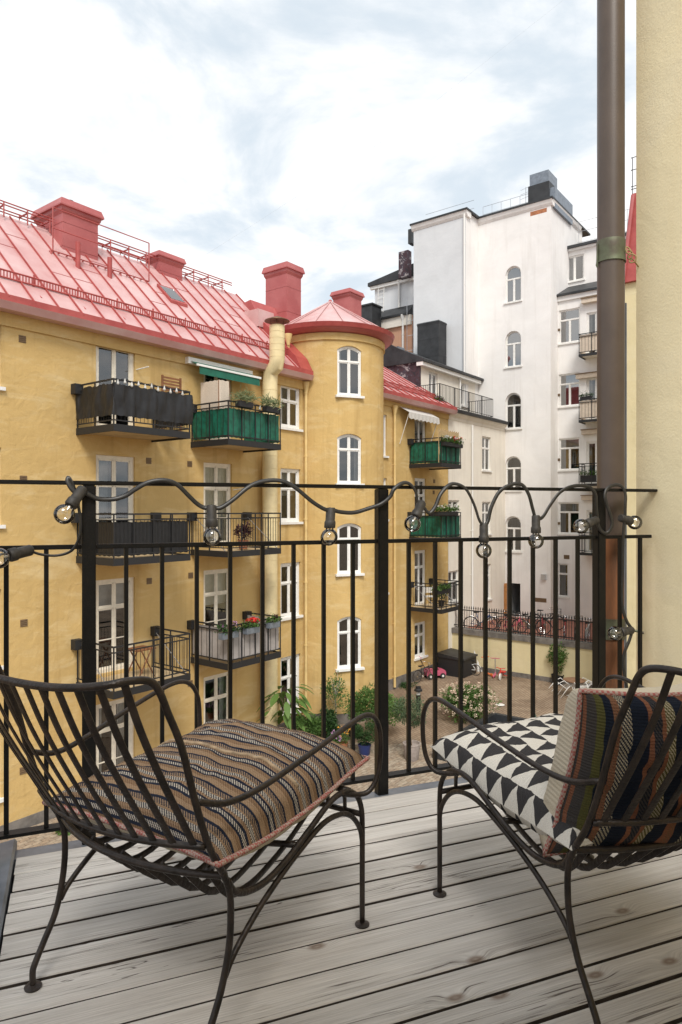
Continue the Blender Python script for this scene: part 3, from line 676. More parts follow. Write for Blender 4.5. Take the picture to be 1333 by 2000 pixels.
# set-back top storey
CU = A.shifted(-1.6); UT = Zr(7.02)
us0, us1 = 18.6, CU.s(928)
uops = [Op(CU.s(838), CU.s(855), CT + .55, CU.z(846, 727)), Op(CU.s(900), CU.s(915), CU.z(907, 793), CU.z(907, 749))]
mb = MB(); wall_mesh(mb, CU, us0, us1, CT + .5, UT, uops); mb.quad(CU(us1, CT + .5, 0), CU(us1, UT, 0), CU(us1, UT, -4), CU(us1, CT + .5, -4)); mb.build('upper_wall', M['cream'], ch, fix=False)
for i, o in enumerate(uops): window(ch, CU, o, M['whitepaint'], transom=.0 if i == 0 else 0, curtain=('both', .25), sill=i == 1, casing=.07, name='balcony_door' if i == 0 else 'window')
# eaves and black roof of the top storey
p = MB(); p.box(CU, us0 - .1, us1 + .25, UT - .02, UT + .16, -.1, .25); p.build('eaves_board', M['whitepaint'], ch)
p = MB(); p.prism([CU(us0 - .12, UT + .165, .34), CU(us0 - .12, UT + .28, .34), CU(us0 - .12, UT + 1.55, -2.4), CU(us0 - .12, UT + 1.55, -5), CU(us0 - .12, UT + .165, -5)], CU(us1 + .4, 0, 0) - CU(us0 - .12, 0, 0)); p.build('roof', M['blackroof'], ch)
# dark flaking fire wall above the neighbour's roof
m, t, b = newmat('flaking_dark_paint'); b.inputs['Roughness'].default_value = .8
g = N(t, 'ShaderNodeNewGeometry'); n1 = N(t, 'ShaderNodeTexNoise', inp={'Scale': 1.6, 'Detail': 10.0, 'Roughness': .7, 'Distortion': 1.2}); L(t, g.outputs['Position'], n1.inputs['Vector'])
rp = N(t, 'ShaderNodeValToRGB'); L(t, n1.outputs['Fac'], rp.inputs[0]); e = rp.color_ramp.elements
e[0].position = .38; e[0].color = (.025, .02, .026, 1); e[1].position = .56; e[1].color = (.05, .04, .055, 1)
for pos, c in ((.47, (.06, .025, .032)), (.53, (.05, .04, .055)), (.585, (.42, .38, .38)), (.68, (.08, .06, .08))): q = e.new(pos); q.color = rgba(c)
L(t, rp.outputs[0], b.inputs['Base Color']); M['flaking'] = m
p = MB(); p.prism([A(18.58, EAVE, -1.58), A(18.58, UT + .15, -1.58), A(18.58, UT + 1.5, -3.9), A(18.58, UT + 1.5, -6.5), A(18.58, EAVE, -6.5)], U.to_3d() * .14); p.build('fire_wall', M['flaking'], ch)
p = MB(); a_ = A(18.5, UT + .16, -1.45); b_ = A(18.5, UT + 1.56, -3.95); c_ = A(18.5, UT + 1.56, -6.5)
for x, y in ((a_, b_), (b_, c_)):
    ex = (y - x); p.prism([x, y, y + Vector((0, 0, .09)), x + Vector((0, 0, .09))], U.to_3d() * .32)
p.build('verge_flashing', M['blackroof'], ch)
for k in range(4):
    d_ = -2.4 - k * .75; z_ = UT + .2 + min(1.36, (-1.6 - d_) * .58); p = MB(); p.box(A, 18.9, 19.5, z_, z_ + .1, d_ - .25, d_ + .15); p.build('roof_step', M['greysheet'], ch)
bc = chimney(ch, A, A.s(866, -2.7) - .5, A.s(866, -2.7) + .35, -4.05, -2.7, UT + .4, A.z(866, 628, -2.7), M['blackroof'], cap=.05, capin=.03, rows=3)
p = MB(); s_ = A.s(869, -2.3); p.lathe(A(s_, UT + .5, -2.3), [(.06, 0), (.06, .75), (0, .75)], 8); p.build('vent_pipe', M['blackroof'], ch)
# terrace railing
p = MB(); zb_ = CT + .42; zt_ = zb_ + 1.02; f0, f1 = A.s(859, -.05), A.s(963, -.05); d_ = -.05
for z in (zt_, zb_ + .1):
    p.tube([A(f0, z, d_), A(f1, z, d_)], .017, 5); p.tube([A(f0, z, d_), A(f0, z, -1.55)], .017, 5); p.tube([A(f1, z, d_), A(f1, z, -1.55)], .017, 5)
k = int((f1 - f0) / .13)
for i in range(k + 1): a = f0 + (f1 - f0) * i / k; w_ = .022 if i % 11 == 0 else .008; p.box(A, a - w_, a + w_, zb_ - (.1 if i % 11 == 0 else -.1), zt_, d_ - w_, d_ + w_)
for i in range(1, 12):
    dd = d_ - 1.5 * i / 12
    for a in (f0, f1): p.box(A, a - .008, a + .008, zb_ + .1, zt_, dd - .008, dd + .008)
p.build('terrace_railing', M['blackmatte'], ch)
downpipe(ch, A, A.s(923, .1), 1.6, A.z(923, 830, .1), M['pipewhite'], .05, hopper=False)
downpipe(ch, CU, CU.s(899, .1), CT + .5, CU.z(899, 735, .1), M['pipewhite'], .045)

# ------------------------------------------------------------------ WHITE HOUSE at the end of the courtyard
V = Vector((math.cos(ang), -math.sin(ang))); MN = Vector((-math.sin(ang), -math.cos(ang)))
W2 = Plane((9.27, 37.0), V, MN); W1 = W2.shifted(1.5); W3 = W2.shifted(-1.05); W4 = W2.shifted(-2.7)
wh = thing('white_house', 'tall white rendered house with arched stair windows and black chimney', 'house', (9.27, 37, 1.65))
TZ = 1.66                                   # terrace level in front of it
WT = W2.z(1000, 407.5) - .1
s2L = W1.s(910); s2R = W2.s(1076)
wops = []
for (ya, yb) in ((519, 589), (646, 716), (767, 837), (891, 958), (1008, 1077)):
    wops.append(Op(W2.s(987), W2.s(1018), W2.z(1002, yb), W2.z(1002, ya), .42, solid_top=True))
door = Op(W2.s(990), W2.s(1016.5), TZ + .05, W2.z(1000, 1139)); 
mb = MB(); wall_mesh(mb, W2, s2L - .2, s2R, TZ - .3, WT, wops + [door], depth=.2)
# returns on both sides of the stair bay
mb.quad(W2(s2L, TZ, 0), W2(s2L, WT, 0), W1(s2L, WT, 0), W1(s2L, TZ, 0))
mb.quad(W2(s2R, TZ, 0), W2(s2R, WT, 0), W2(s2R, WT, -5), W2(s2R, TZ, -5))
mb.build('wall', M['white'], wh, fix=False)
for i, o in enumerate(wops): window(wh, W2, o, M['whitepaint'], depth=.17, transom=.34, curtain=None, casing=.06, bar=.04, glass='glass_sky' if i < 2 else 'glass', sash=.018)
s1L = W1.s(808)
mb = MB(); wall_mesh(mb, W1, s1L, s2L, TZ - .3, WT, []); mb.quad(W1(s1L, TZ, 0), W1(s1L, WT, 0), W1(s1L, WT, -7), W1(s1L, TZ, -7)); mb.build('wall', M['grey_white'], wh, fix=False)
# cornice and black parapet sheet
for (pl, a, b_) in ((W1, s1L - .1, s2L + .12), (W2, s2L - .1, s2R + .12)):
    p = MB(); p.prism([pl(a, WT - .3, .02), pl(a, WT - .18, .1), pl(a, WT, .16), pl(a, WT, -.4), pl(a, WT - .3, -.4)], pl(b_, 0, 0) - pl(a, 0, 0)); p.build('cornice', M['white'], wh)
    p = MB(); p.box(pl, a - .05, b_ + .05, WT + .003, WT + .1, -6, .2); p.build('roof', M['blackroof'], wh)
p = MB(); p.prism([W2(s2R, WT - .3, .02), W2(s2R + .1, WT - .18, .02), W2(s2R + .16, WT - .003, .02), W2(s2R, WT - .003, .02)], MN.to_3d() * -4.5); p.build('cornice', M['white'], wh)
p = MB(); s_, z_ = W2.hit(1052, 414); p.box(W2, s_ - .45, s_ + .45, z_ - .1, z_ + .12, -.05, .004); p.build('wall_vent', M['terracotta'], wh)
for (px, py, w_) in ((1054, 1172, .75), (1107, 1088, .3)): pl = W2 if px < 1080 else W3; s_, z_ = pl.hit(px, py); vent_grille(wh, pl, s_, z_, w_, .22)
s_, z_ = W2.hit(1063, 1127); p = MB(); p.box(W2, s_ - .12, s_ + .12, z_ - .15, z_ + .15, 0, .16); p.build('wall_lamp', M['steel'], wh)
# doorway: deep dark passage, orange boarded leaf standing open
p = MB(); a, b_ = door.s0, door.s1
for (x, y) in ((a, a), (b_, b_)): p.quad(W2(x, door.z0, -.2), W2(x, door.z1, -.2), W2(x, door.z1, -3), W2(x, door.z0, -3))
p.quad(W2(a, door.z0, -3), W2(b_, door.z0, -3), W2(b_, door.z1, -3), W2(a, door.z1, -3)); p.quad(W2(a, door.z1, -.2), W2(b_, door.z1, -.2), W2(b_, door.z1, -3), W2(a, door.z1, -3)); p.quad(W2(a, door.z0, 0), W2(b_, door.z0, 0), W2(b_, door.z0, -3), W2(a, door.z0, -3))
p.build('passage', M['curtain_grey'], wh, fix=False)
M['oak'] = simple('orange_oak', (.42, .19, .06), .5, var=.2, vscale=5)
dn_ = (MN * .82 - V * .57).normalized(); DL = Plane((W2(a, 0, 0).x, W2(a, 0, 0).y), dn_, Vector((dn_.y, -dn_.x)))
p = MB(); p.box(DL, 0, .92, door.z0, door.z1 - .03, -.02, .02); dl = p.build('door', M['oak'], wh)
for k in range(5): p = MB(); p.box(DL, .08 + k * .16, .2 + k * .16, door.z0 + .1, door.z1 - .12, -.035, .035); p.build('board', M['oak'], dl)
downpipe(wh, W1, W1.s(907, .1), Zr(5.2), WT - .2, M['pipewhite'], .055, hopper=False)
# chimney block on the roof with a grey flue box
s_ = W2.s(1076) - .25
p = MB(); p.box(W2, s_ - 1.05, s_ + .1, WT + .1, W2.z(1060, 353), -1.9, -.15); cb_ = p.build('chimney', M['blackroof'], wh)
p = MB(); p.box(W2, s_ - .98, s_ + .05, W2.z(1060, 353), W2.z(1060, 330), -1.5, -.2); p.build('flue_box', M['greysheet'], cb_)
p = MB(); p.box(W2, s_ + .1, s_ + .38, WT - .35, WT + .75, -3.0, -.25); p.build('chimney_skirt', M['greysheet'], cb_)
# roof railings and aerial
p = MB()
for h in (.5, .95): p.tube([W1(s1L + .2, WT + h, -1), W1(s2L, WT + h, -1)], .012, 5); p.tube([W2(s2L, WT + h, -.6), W2(s2R - 1.3, WT + h, -.6)], .012, 5)
for i in range(8): a = s2L + i * .55; p.tube([W2(a, WT + .1, -.6), W2(a, WT + .95, -.6)], .012, 5)
p.build('roof_railing', M['steel'], wh)
p = MB(); s_, z_ = W2.hit(1020, 390); p.tube([W2(s_, WT, -.5), W2(s_, WT + 1.3, -.5)], .015, 5)
for k in range(3): p.tube([W2(s_ - .3, WT + .7 + k * .25, -.5), W2(s_ + .35, WT + .8 + k * .25, -.5)], .01, 4)
p.build('aerial', M['steel'], wh)
# right wing: main wall, mansard strip, set-back storey
T3 = W3.z(1120, 575); e3 = W2.s(1260)
r3 = []
for (xa, xb, ya, yb) in ((1092, 1133, 603, 669), (1092, 1133, 729, 793), (1092, 1133, 855.5, 918), (1091, 1132.5, 981, 1043), (1089.5, 1110.5, 1101, 1166)):
    m_ = (xa + xb) / 2; r3.append(Op(W3.s(xa), W3.s(xb), W3.z(m_, yb), W3.z(m_, ya), solid_top=xb > 1120))
bd = []
for (yt, yf) in ((634, 693), (767, 821), (896, 945), (1030, 1079)):
    zf = W3.z(1150, yf); bd.append(Op(W3.s(1146), W3.s(1166), zf, zf + 2.2))
mb = MB(); wall_mesh(mb, W3, s2R - .1, e3, TZ - .3, T3, r3 + bd, depth=.17); mb.build('wall', M['white'], wh, fix=False)
for i, o in enumerate(r3): window(wh, W3, o, M['whitepaint'], depth=.12, transom=.3, curtain=[None, None, ('blind', .3), ('blind', .34), None][i], casing=.06, bar=.035, cols=2 if i < 4 else 1, glass='glass_sky' if i < 3 else 'glass', sash=.022)
for o in bd: window(wh, W3, o, M['whitepaint'], depth=.12, transom=0, cols=1, curtain=('left', .4), sill=False, casing=.07, name='balcony_door')
p = MB(); p.box(W3, s2R + .002, e3, T3 - .25, T3, 0, .1); p.build('cornice', M['white'], wh)
zt4 = W3.z(1120, 548); p = MB(); p.prism([W3(s2R + .004, T3 + .003, .22), W3(s2R + .004, T3 + .1, .22), W4(s2R + .004, zt4 + .25, .05), W4(s2R + .004, T3 + .003, -.4)], (V * (e3 - s2R)).to_3d()); p.build('roof', M['blackroof'], wh)
T4 = W4.z(1120, 486)
o4 = Op(W4.s(1102.5), W4.s(1141), W4.z(1120, 549), W4.z(1120, 499))
mb = MB(); wall_mesh(mb, W4, s2R, e3, T3, T4, [o4]); mb.build('upper_wall', M['white'], wh, fix=False)
window(wh, W4, o4, M['whitepaint'], transom=0, curtain=('left', .5), casing=.07, glass='glass_sky', sash=.022)
p = MB(); p.box(W4, s2R + .01, e3, T4 - .12, T4, .003, .14); p.build('eaves_board', M['white'], wh)
p = MB(); p.prism([W4(s2R + .006, T4 + .003, .25), W4(s2R + .006, T4 + .16, .22), W4(s2R + .006, T4 + .4, -2.0), W4(s2R + .006, T4 + .003, -2.0)], (V * (e3 - s2R)).to_3d()); p.build('roof', M['blackroof'], wh)
p = MB()
for h in (.6, 1.2, 1.75): p.tube([W4(s2R + .2, T4 + h, -.8), W4(e3, T4 + h, -.8)], .012, 5)
for i in range(5): a = s2R + .3 + i * 1.3; p.tube([W4(a, T4 + .1, -.8), W4(a, T4 + 1.75, -.8)], .014, 5)
p.build('roof_railing', M['steel'], wh)
M['beige'] = simple('beige_canvas', (.62, .53, .43), .85, var=.08)
for i, (yt, yf) in enumerate(((634, 693), (767, 821), (896, 945), (1030, 1079))):
    zf = W3.z(1150, yf, .5); a = W3.s(1131, .9)
    b = balcony(wh, W3, a, a + 2.6, zf, .95, h=1.02, screen=M['beige'] if i < 2 else None, screen_z=(.08, .98), amp=.004, rods=False, slab=.13, seed=30 + i, stub=False, bars=.16, soffit='cream')
for (ya, xx) in ((589, 1139), (735, 1128), (845, 1139), (973, 1139)):
    z_ = W3.z(1150, ya); a = W3.s(xx); p = MB(); p.box(W3, a, a + 2.2, z_ - .1, z_ + .12, .03, .28); aw = p.build('awning', M['beige'], wh); p = MB(); p.box(W3, a - .03, a + 2.25, z_ + .125, z_ + .16, 0, .33); p.build('awning_hood', M['vent'], aw)
for y in (645, 772, 898, 1022):
    s_, z_ = W3.hit(1086.5, y); vent_grille(wh, W3, s_ + .15, z_, .12, .14)

# ------------------------------------------------------------------ pale house behind (left of the white tower)
LP = Plane((ray(770, 0).x * 43, 43), V, MN)
lh = thing('pale_grey_house', 'pale grey gabled house with wall ladder seen behind the red chimney', 'house', (LP.P.x, LP.P.y, 0))
a, b_ = LP.s(732), LP.s(812)
zt_ = LP.z(760, 553); z1_ = LP.z(760, 612); z2_ = LP.z(760, 628)
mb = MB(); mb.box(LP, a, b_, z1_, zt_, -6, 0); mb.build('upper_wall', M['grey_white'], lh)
p = MB(); p.prism([LP(a - .35, zt_ + .003, .3), LP(a - .35, zt_ + .22, .3), LP(b_, zt_ + .75, .3), LP(b_, zt_ + .003, .3)], MN.to_3d() * -6); p.build('roof', M['blackroof'], lh)
p = MB(); p.box(LP, a - .25, b_, zt_ - .2, zt_ - .004, .004, .2); p.build('eaves_board', M['whitepaint'], lh)
p = MB(); p.prism([LP(a - .1, z2_, .75), LP(a - .1, z2_ + .12, .75), LP(a - .1, z1_ + .25, .01), LP(a - .1, z2_, .01)], (V * (b_ - a)).to_3d()); p.build('roof', M['blackroof'], lh)
mb = MB(); mb.box(LP, a, b_, 0, z2_ - .004, -6, .45); mb.build('lower_wall', M['orange_wall'], lh)
p = MB(); p.box(LP, a - .05, b_, z2_ - .6, z2_ - .006, .453, .62); p.build('cornice', M['cream'], lh)
p = MB(); s_ = LP.s(742.5, .15)
for x in (-.22, .22): p.tube([LP(s_ + x, z1_, .15), LP(s_ + x + .1, zt_ + .1, .15)], .022, 5)
for k in range(7): z_ = z1_ + .2 + k * (zt_ - z1_) / 7; p.tube([LP(s_ - .2, z_, .15), LP(s_ + .25, z_, .15)], .016, 5)
p.build('ladder', M['whitepaint'], lh)
downpipe(lh, LP, LP.s(779, .12), z1_ + .2, zt_ - .1, M['pipewhite'], .07); downpipe(lh, LP, LP.s(787, .6), 0.2, z2_ - .1, M['pipewhite'], .07, d=.6)
p = MB(); a2, b2 = LP.s(778.5, 1), LP.s(797, 1); p.box(LP, a2, b2, LP.z(787, 541, 1), LP.z(787, 490, 1), .6, 1.0); p.build('dark_panel', M['flaking'], lh)
p = MB(); a2, b2 = LP.s(797, 1), LP.s(804, 1); p.box(LP, a2, b2, LP.z(800, 475, 1), LP.z(800, 447, 1), .5, 1.0); p.build('roof_box', M['blackroof'], lh)
p = MB(); s_ = LP.s(795, .9)
for x in (0, .45): p.tube([LP(s_ + x, 8, .9), LP(s_ + x, LP.z(795, 592), .9)], .02, 5)
for k in range(12): p.tube([LP(s_, 9 + k * .9, .9), LP(s_ + .45, 9 + k * .9, .9)], .015, 4)
p.build('ladder', M['steel'], lh)
# dark stack right of the red chimney, on a house further back
bs = thing('black_chimney', 'dark sheet-clad chimney stack just right of the small red chimney', 'chimney', tuple(LP(LP.s(715, 2), 8, 2)))
p = MB(); sq = LP.s(715, 2); p.box(LP, sq - .55, sq + .45, 4, LP.z(715, 597, 2), 1.0, 2.0); o_ = p.build('shaft', M['blackroof'], bs)
p = MB(); p.box(LP, sq - .62, sq + .52, LP.z(715, 597, 2) + .003, LP.z(715, 597, 2) + .1, .93, 2.07); p.build('cap', M['blackroof'], bs)

# ------------------------------------------------------------------ wing of our own house at the far right
cr_ = ray(1221, 996) * 24.6
RP = Plane((cr_.x, cr_.y), NN, -U)
rh = thing('right_wing_house', 'narrow glimpse of pale yellow house with red mansard behind the brown drainpipe', 'house', (cr_.x, cr_.y, 0))
ze = RP.z(1225, 553)
mb = MB(); mb.box(RP, 0, 6, 0, ze, -9, 0); mb.build('wall', M['cream_wall'], rh)
p = MB(); zr_ = RP.z(1225, 376); p.prism([RP(-.15, ze + .003, .15), RP(.2, zr_, -.2), RP(6, zr_, -.2), RP(6, ze + .003, .15)], (U * 8.5).to_3d()); rr = p.build('roof', M['red_dark'], rh)
p = MB(); p.tube([RP(-.02, ze + .05, .2), RP(.25, zr_ - .1, -.1)], .07, 8); p.build('hip_seam', M['red'], rr)
p = MB()
for h in (.25, .35, .95, 1.4): p.tube([RP(.1, zr_ + h, -.4), RP(6, zr_ + h, -.4)], .015, 5)
for k in range(10): p.tube([RP(.15 + k * .6, zr_, -.4), RP(.15 + k * .6, zr_ + 1.4, -.4)], .015, 5)
p.build('roof_railing', M['blackmatte'], rh)

# ------------------------------------------------------------------ courtyard ground
def paving_mat():
    m, t, b = newmat('brick_paving'); b.inputs['Roughness'].default_value = .9
    g = N(t, 'ShaderNodeNewGeometry'); mp = N(t, 'ShaderNodeMapping'); mp.inputs['Rotation'].default_value = (0, 0, -(math.pi / 2 - ang)); L(t, g.outputs['Position'], mp.inputs['Vector'])
    br = N(t, 'ShaderNodeTexBrick', inp={'Color1': (.265, .20, .145, 1), 'Color2': (.33, .265, .20, 1), 'Mortar': (.13, .095, .065, 1), 'Scale': 1.0, 'Mortar Size': .009, 'Brick Width': .215, 'Row Height': .107}); L(t, mp.outputs[0], br.inputs['Vector'])
    n = N(t, 'ShaderNodeTexNoise', inp={'Scale': .45, 'Detail': 8.0, 'Roughness': .62, 'Distortion': .5}); L(t, g.outputs['Position'], n.inputs['Vector'])
    r = N(t, 'ShaderNodeMapRange', inp={1: .4, 2: .65, 3: 0.0, 4: 1.0}); L(t, n.outputs['Fac'], r.inputs[0])
    mx = N(t, 'ShaderNodeMixRGB', blend_type='MULTIPLY', inp={'Fac': 1.0}); L(t, br.outputs['Color'], mx.inputs['Color1'])
    cr2 = N(t, 'ShaderNodeMixRGB', inp={'Color1': (.72, .66, .60, 1), 'Color2': (1.15, 1.1, 1.02, 1)}); L(t, r.outputs[0], cr2.inputs['Fac']); L(t, cr2.outputs[0], mx.inputs['Color2'])
    L(t, mx.outputs[0], b.inputs['Base Color'])
    bp = N(t, 'ShaderNodeBump', inp={'Strength': .6, 'Distance': .01}); L(t, br.outputs['Fac'], bp.inputs['Height']); bp.invert = True; L(t, bp.outputs[0], b.inputs['Normal'])
    return m
M['paving'] = paving_mat()
M['joint'] = simple('sand_joint', (.13, .10, .07), 1.0, var=.25, vscale=4)
gp = MB(); gp.quad((-400, -200, 0), (400, -200, 0), (400, 600, 0), (-400, 600, 0)); ground = structure(gp.build('courtyard_ground', M['paving']))
# real pavers on the strip nearest to the balcony; brick-red towards the left, buff towards the right
def paver_mat(name, c): return simple(name, tuple(x * .8 for x in c), .9, c2=tuple(x * 1.15 for x in c), vscale=9, bump=.4, bscale=60)
PM = [paver_mat('paver_a', (.32, .245, .175)), paver_mat('paver_b', (.34, .275, .205)), paver_mat('paver_c', (.29, .225, .165)), paver_mat('paver_d', (.37, .305, .23))]
bedm = MB(); g0 = Vector((-1.6, 17.6))
G = lambda a, b: Vector((g0.x + U.x * a + NN.x * b, g0.y + U.y * a + NN.y * b))
cell_a, cell_b = .215, .115
cand = []
for i in range(-48, 40):
    for j in range(-48, 52):
        q = G((i + (.5 if j % 2 else 0)) * cell_a, j * cell_b)
        if q.y < 12: continue
        x, y = CX + F * q.x / q.y, HY + F * H / q.y
        if (-10 < x < 210 and 1560 < y < 1680 and (q - Vector((A.P.x, A.P.y))).dot(NN) > .08) or (560 < x < 900 and 1455 < y < 1570): cand.append((y, q))
cand.sort(key=lambda t: -t[0])
pv = MB(); cl, cw, ctop = (cell_a - .008) / 2, (cell_b - .008) / 2, .034
ring0 = [(-cl, -cw), (cl, -cw), (cl, cw), (-cl, cw)]
V0 = [(U.x * a + NN.x * b, U.y * a + NN.y * b, .004) for a, b in ring0] + [(U.x * a * .955 + NN.x * b * .92, U.y * a * .955 + NN.y * b * .92, ctop) for a, b in ring0]
F0 = [(4, 5, 6, 7)] + [(k, (k + 1) % 4, 4 + (k + 1) % 4, 4 + k) for k in range(4)]
shared = []
for k in range(4): b_ = MB(); b_.add(V0, F0); me_o = b_.build('paver', PM[k], ground, local=True); shared.append(me_o)
rest = MB()
for idx, (y, q) in enumerate(cand):
    k = rng.randrange(4); dz = rng.uniform(-.006, .004)
    if idx < 300:
        if idx < 4: o = shared[idx]
        else: o = bpy.data.objects.new('paver', shared[k].data); COL.objects.link(o); o.parent = ground
        o.location = (q.x, q.y, dz)
    else:
        rest.m = k; rest.add([(v[0] + q.x, v[1] + q.y, v[2] + dz) for v in V0], F0)
if rest.v: rest.build('paving_stones', PM, ground, kind='stuff')

# retaining wall, upper bicycle terrace and its fence
RW = Plane((A(18.95, 0, 0).x, A(18.95, 0, 0).y), V, MN)
upper = MB(); upper.prism([RW(-.5, 0, -.42), RW(24, 0, -.42), RW(24, 0, -12), RW(-.5, 0, -12)], (0, 0, TZ)); M['redpave'] = simple('red_brick_paving', (.30, .12, .085), .9, c2=(.38, .17, .12), vscale=2.5, bump=.4, bscale=14)
structure(upper.build('upper_terrace', M['redpave']))
rw = thing('retaining_wall', 'pale yellow rendered retaining wall below the bicycle terrace', 'wall', tuple(RW(6, 0, 0)))
p = MB(); p.box(RW, -.3, 24, .2, 1.62, -.4, 0); p.build('wall', M['cream_wall'], rw)
p = MB(); p.box(RW, -.3, 24, 0, .2, -.4, .035); p.build('plinth', M['stone'], rw)
p = MB(); p.box(RW, -.35, 24, 1.623, 1.86, -.45, .07); p.build('coping', M['stone'], rw)
fe = thing('spiked_fence', 'black spiked iron fence along the bicycle terrace edge', 'fence', tuple(RW(6, 1.86, -.2)))
p = MB()
for z in (1.98, 2.72): p.box(RW, 0, 20, z - .02, z + .02, -.22, -.18)
p.build('rail', M['blackmatte'], fe); 
fb = MB(); fb.box(lambda a, b, c: (V.x * a + MN.x * b, V.y * a + MN.y * b, c), -.011, .011, -.011, .011, 0, .96)
e4 = [(V.x * a + MN.x * b, V.y * a + MN.y * b, .96) for a, b in ((-.026, -.026), (.026, -.026), (.026, .026), (-.026, .026))]
fb.add(e4 + [(0, 0, 1.1)], [(0, 1, 4), (1, 2, 4), (2, 3, 4), (3, 0, 4)])
first = None
for k in range(110):
    q = RW(.1 + k * .115, 1.85, -.2) - woff(fe)
    if first is None: first = fb.build('picket', M['blackmatte'], fe, local=True); o = first
    else: o = bpy.data.objects.new('picket', first.data); COL.objects.link(o); o.parent = fe
    o.location = q
# ------------------------------------------------------------------ OUR BALCONY
DZ = H - 1.015
ba = R(68.7); AV = Vector((math.sin(ba), math.cos(ba))); BV = Vector((-math.cos(ba), math.sin(ba)))
K = Plane((0, 0), AV, BV)                    # s along the railing, d outwards
RB = 2.2436                                 # railing line
P_MID = 1.0316
zdeck = lambda h: DZ + h
rz_deck = math.atan2(AV.y, AV.x)
def wood_mat():
    m, t, b = newmat('weathered_decking'); b.inputs['Roughness'].default_value = .82; b.inputs['Specular IOR Level'].default_value = .25
    tcn = N(t, 'ShaderNodeTexCoord'); oi = N(t, 'ShaderNodeObjectInfo')
    rv = N(t, 'ShaderNodeVectorMath', operation='SCALE'); rv.inputs[0].default_value = (37.0, 11.0, 23.0); L(t, oi.outputs['Random'], rv.inputs['Scale'])
    ad = N(t, 'ShaderNodeVectorMath', operation='ADD'); L(t, tcn.outputs['Object'], ad.inputs[0]); L(t, rv.outputs[0], ad.inputs[1])
    def noise_at(sc, scale=1.0, det=6.0, rough=.6, dist=0.0, src=ad):
        mp = N(t, 'ShaderNodeMapping', inp={'Scale': sc}); L(t, src.outputs[0], mp.inputs['Vector'])
        n = N(t, 'ShaderNodeTexNoise', inp={'Scale': scale, 'Detail': det, 'Roughness': rough, 'Distortion': dist}); L(t, mp.outputs[0], n.inputs['Vector']); return n
    # knots bend the grain around them
    mpk = N(t, 'ShaderNodeMapping', inp={'Scale': (4.6, 9.0, 0.0)}); L(t, ad.outputs[0], mpk.inputs['Vector'])
    vo = N(t, 'ShaderNodeTexVoronoi', voronoi_dimensions='2D', inp={'Scale': 1.0, 'Randomness': 1.0}); L(t, mpk.outputs[0], vo.inputs['Vector'])
    kn = N(t, 'ShaderNodeMapRange', inp={1: 0.30, 2: 0.0, 3: 0.0, 4: 1.0}); kn.interpolation_type = 'SMOOTHSTEP'; L(t, vo.outputs['Distance'], kn.inputs[0])
    sx = N(t, 'ShaderNodeSeparateColor'); L(t, vo.outputs['Color'], sx.inputs[0])
    on = N(t, 'ShaderNodeMath', operation='GREATER_THAN', inp={1: .80}); L(t, sx.outputs[0], on.inputs[0])
    knot = N(t, 'ShaderNodeMath', operation='MULTIPLY'); L(t, kn.outputs[0], knot.inputs[0]); L(t, on.outputs[0], knot.inputs[1])
    kv = N(t, 'ShaderNodeCombineXYZ'); ks = N(t, 'ShaderNodeMath', operation='MULTIPLY', inp={1: .02}); L(t, knot.outputs[0], ks.inputs[0]); L(t, ks.outputs[0], kv.inputs[1])
    ad2 = N(t, 'ShaderNodeVectorMath', operation='ADD'); L(t, ad.outputs[0], ad2.inputs[0]); L(t, kv.outputs[0], ad2.inputs[1])
    g1 = noise_at((2.2, 75.0, 6.0), det=9.0, rough=.62, dist=.5, src=ad2)
    g2 = noise_at((6.0, 330.0, 20.0), det=4.0, rough=.6, src=ad2)
    g3 = noise_at((.9, 36.0, 3.0), det=3.0, dist=.9, src=ad2)
    big = noise_at((1.2, 3.0, 1.0), det=3.0)
    # annual rings: fine wavy lines, bent round the knots
    so = N(t, 'ShaderNodeSeparateXYZ'); L(t, ad2.outputs[0], so.inputs[0])
    wob = noise_at((1.4, 11.0, 3.0), det=4.0, src=ad2)
    rl1 = N(t, 'ShaderNodeMath', operation='MULTIPLY', inp={1: 950.0}); L(t, so.outputs['Y'], rl1.inputs[0])
    rl2 = N(t, 'ShaderNodeMath', operation='MULTIPLY_ADD', inp={1: 34.0}); L(t, wob.outputs['Fac'], rl2.inputs[0]); L(t, rl1.outputs[0], rl2.inputs[2])
    rl3 = N(t, 'ShaderNodeMath', operation='SINE'); L(t, rl2.outputs[0], rl3.inputs[0])
    rpat = N(t, 'ShaderNodeMapRange', inp={1: .42, 2: .62, 3: .0, 4: 1.0}); L(t, noise_at((1.8, 14.0, 2.0), det=3.0).outputs['Fac'], rpat.inputs[0])
    rl4 = N(t, 'ShaderNodeMapRange', inp={1: -.2, 2: -1.0, 3: 0.0, 4: .27}); L(t, rl3.outputs[0], rl4.inputs[0])
    ringd = N(t, 'ShaderNodeMath', operation='MULTIPLY'); L(t, rl4.outputs[0], ringd.inputs[0]); L(t, rpat.outputs[0], ringd.inputs[1])
    rp = N(t, 'ShaderNodeValToRGB'); e = rp.color_ramp.elements; e[0].position = .25; e[0].color = (.47, .435, .405, 1); e[1].position = .75; e[1].color = (.66, .635, .605, 1)
    q = e.new(.46); q.color = (.58, .55, .515, 1); L(t, g1.outputs['Fac'], rp.inputs[0])
    f2 = N(t, 'ShaderNodeMapRange', inp={1: .3, 2: .7, 3: .80, 4: 1.12}); L(t, g2.outputs['Fac'], f2.inputs[0])
    mul = N(t, 'ShaderNodeMixRGB', blend_type='MULTIPLY', inp={'Fac': 1.0}); L(t, rp.outputs[0], mul.inputs['Color1']); L(t, f2.outputs[0], mul.inputs['Color2'])
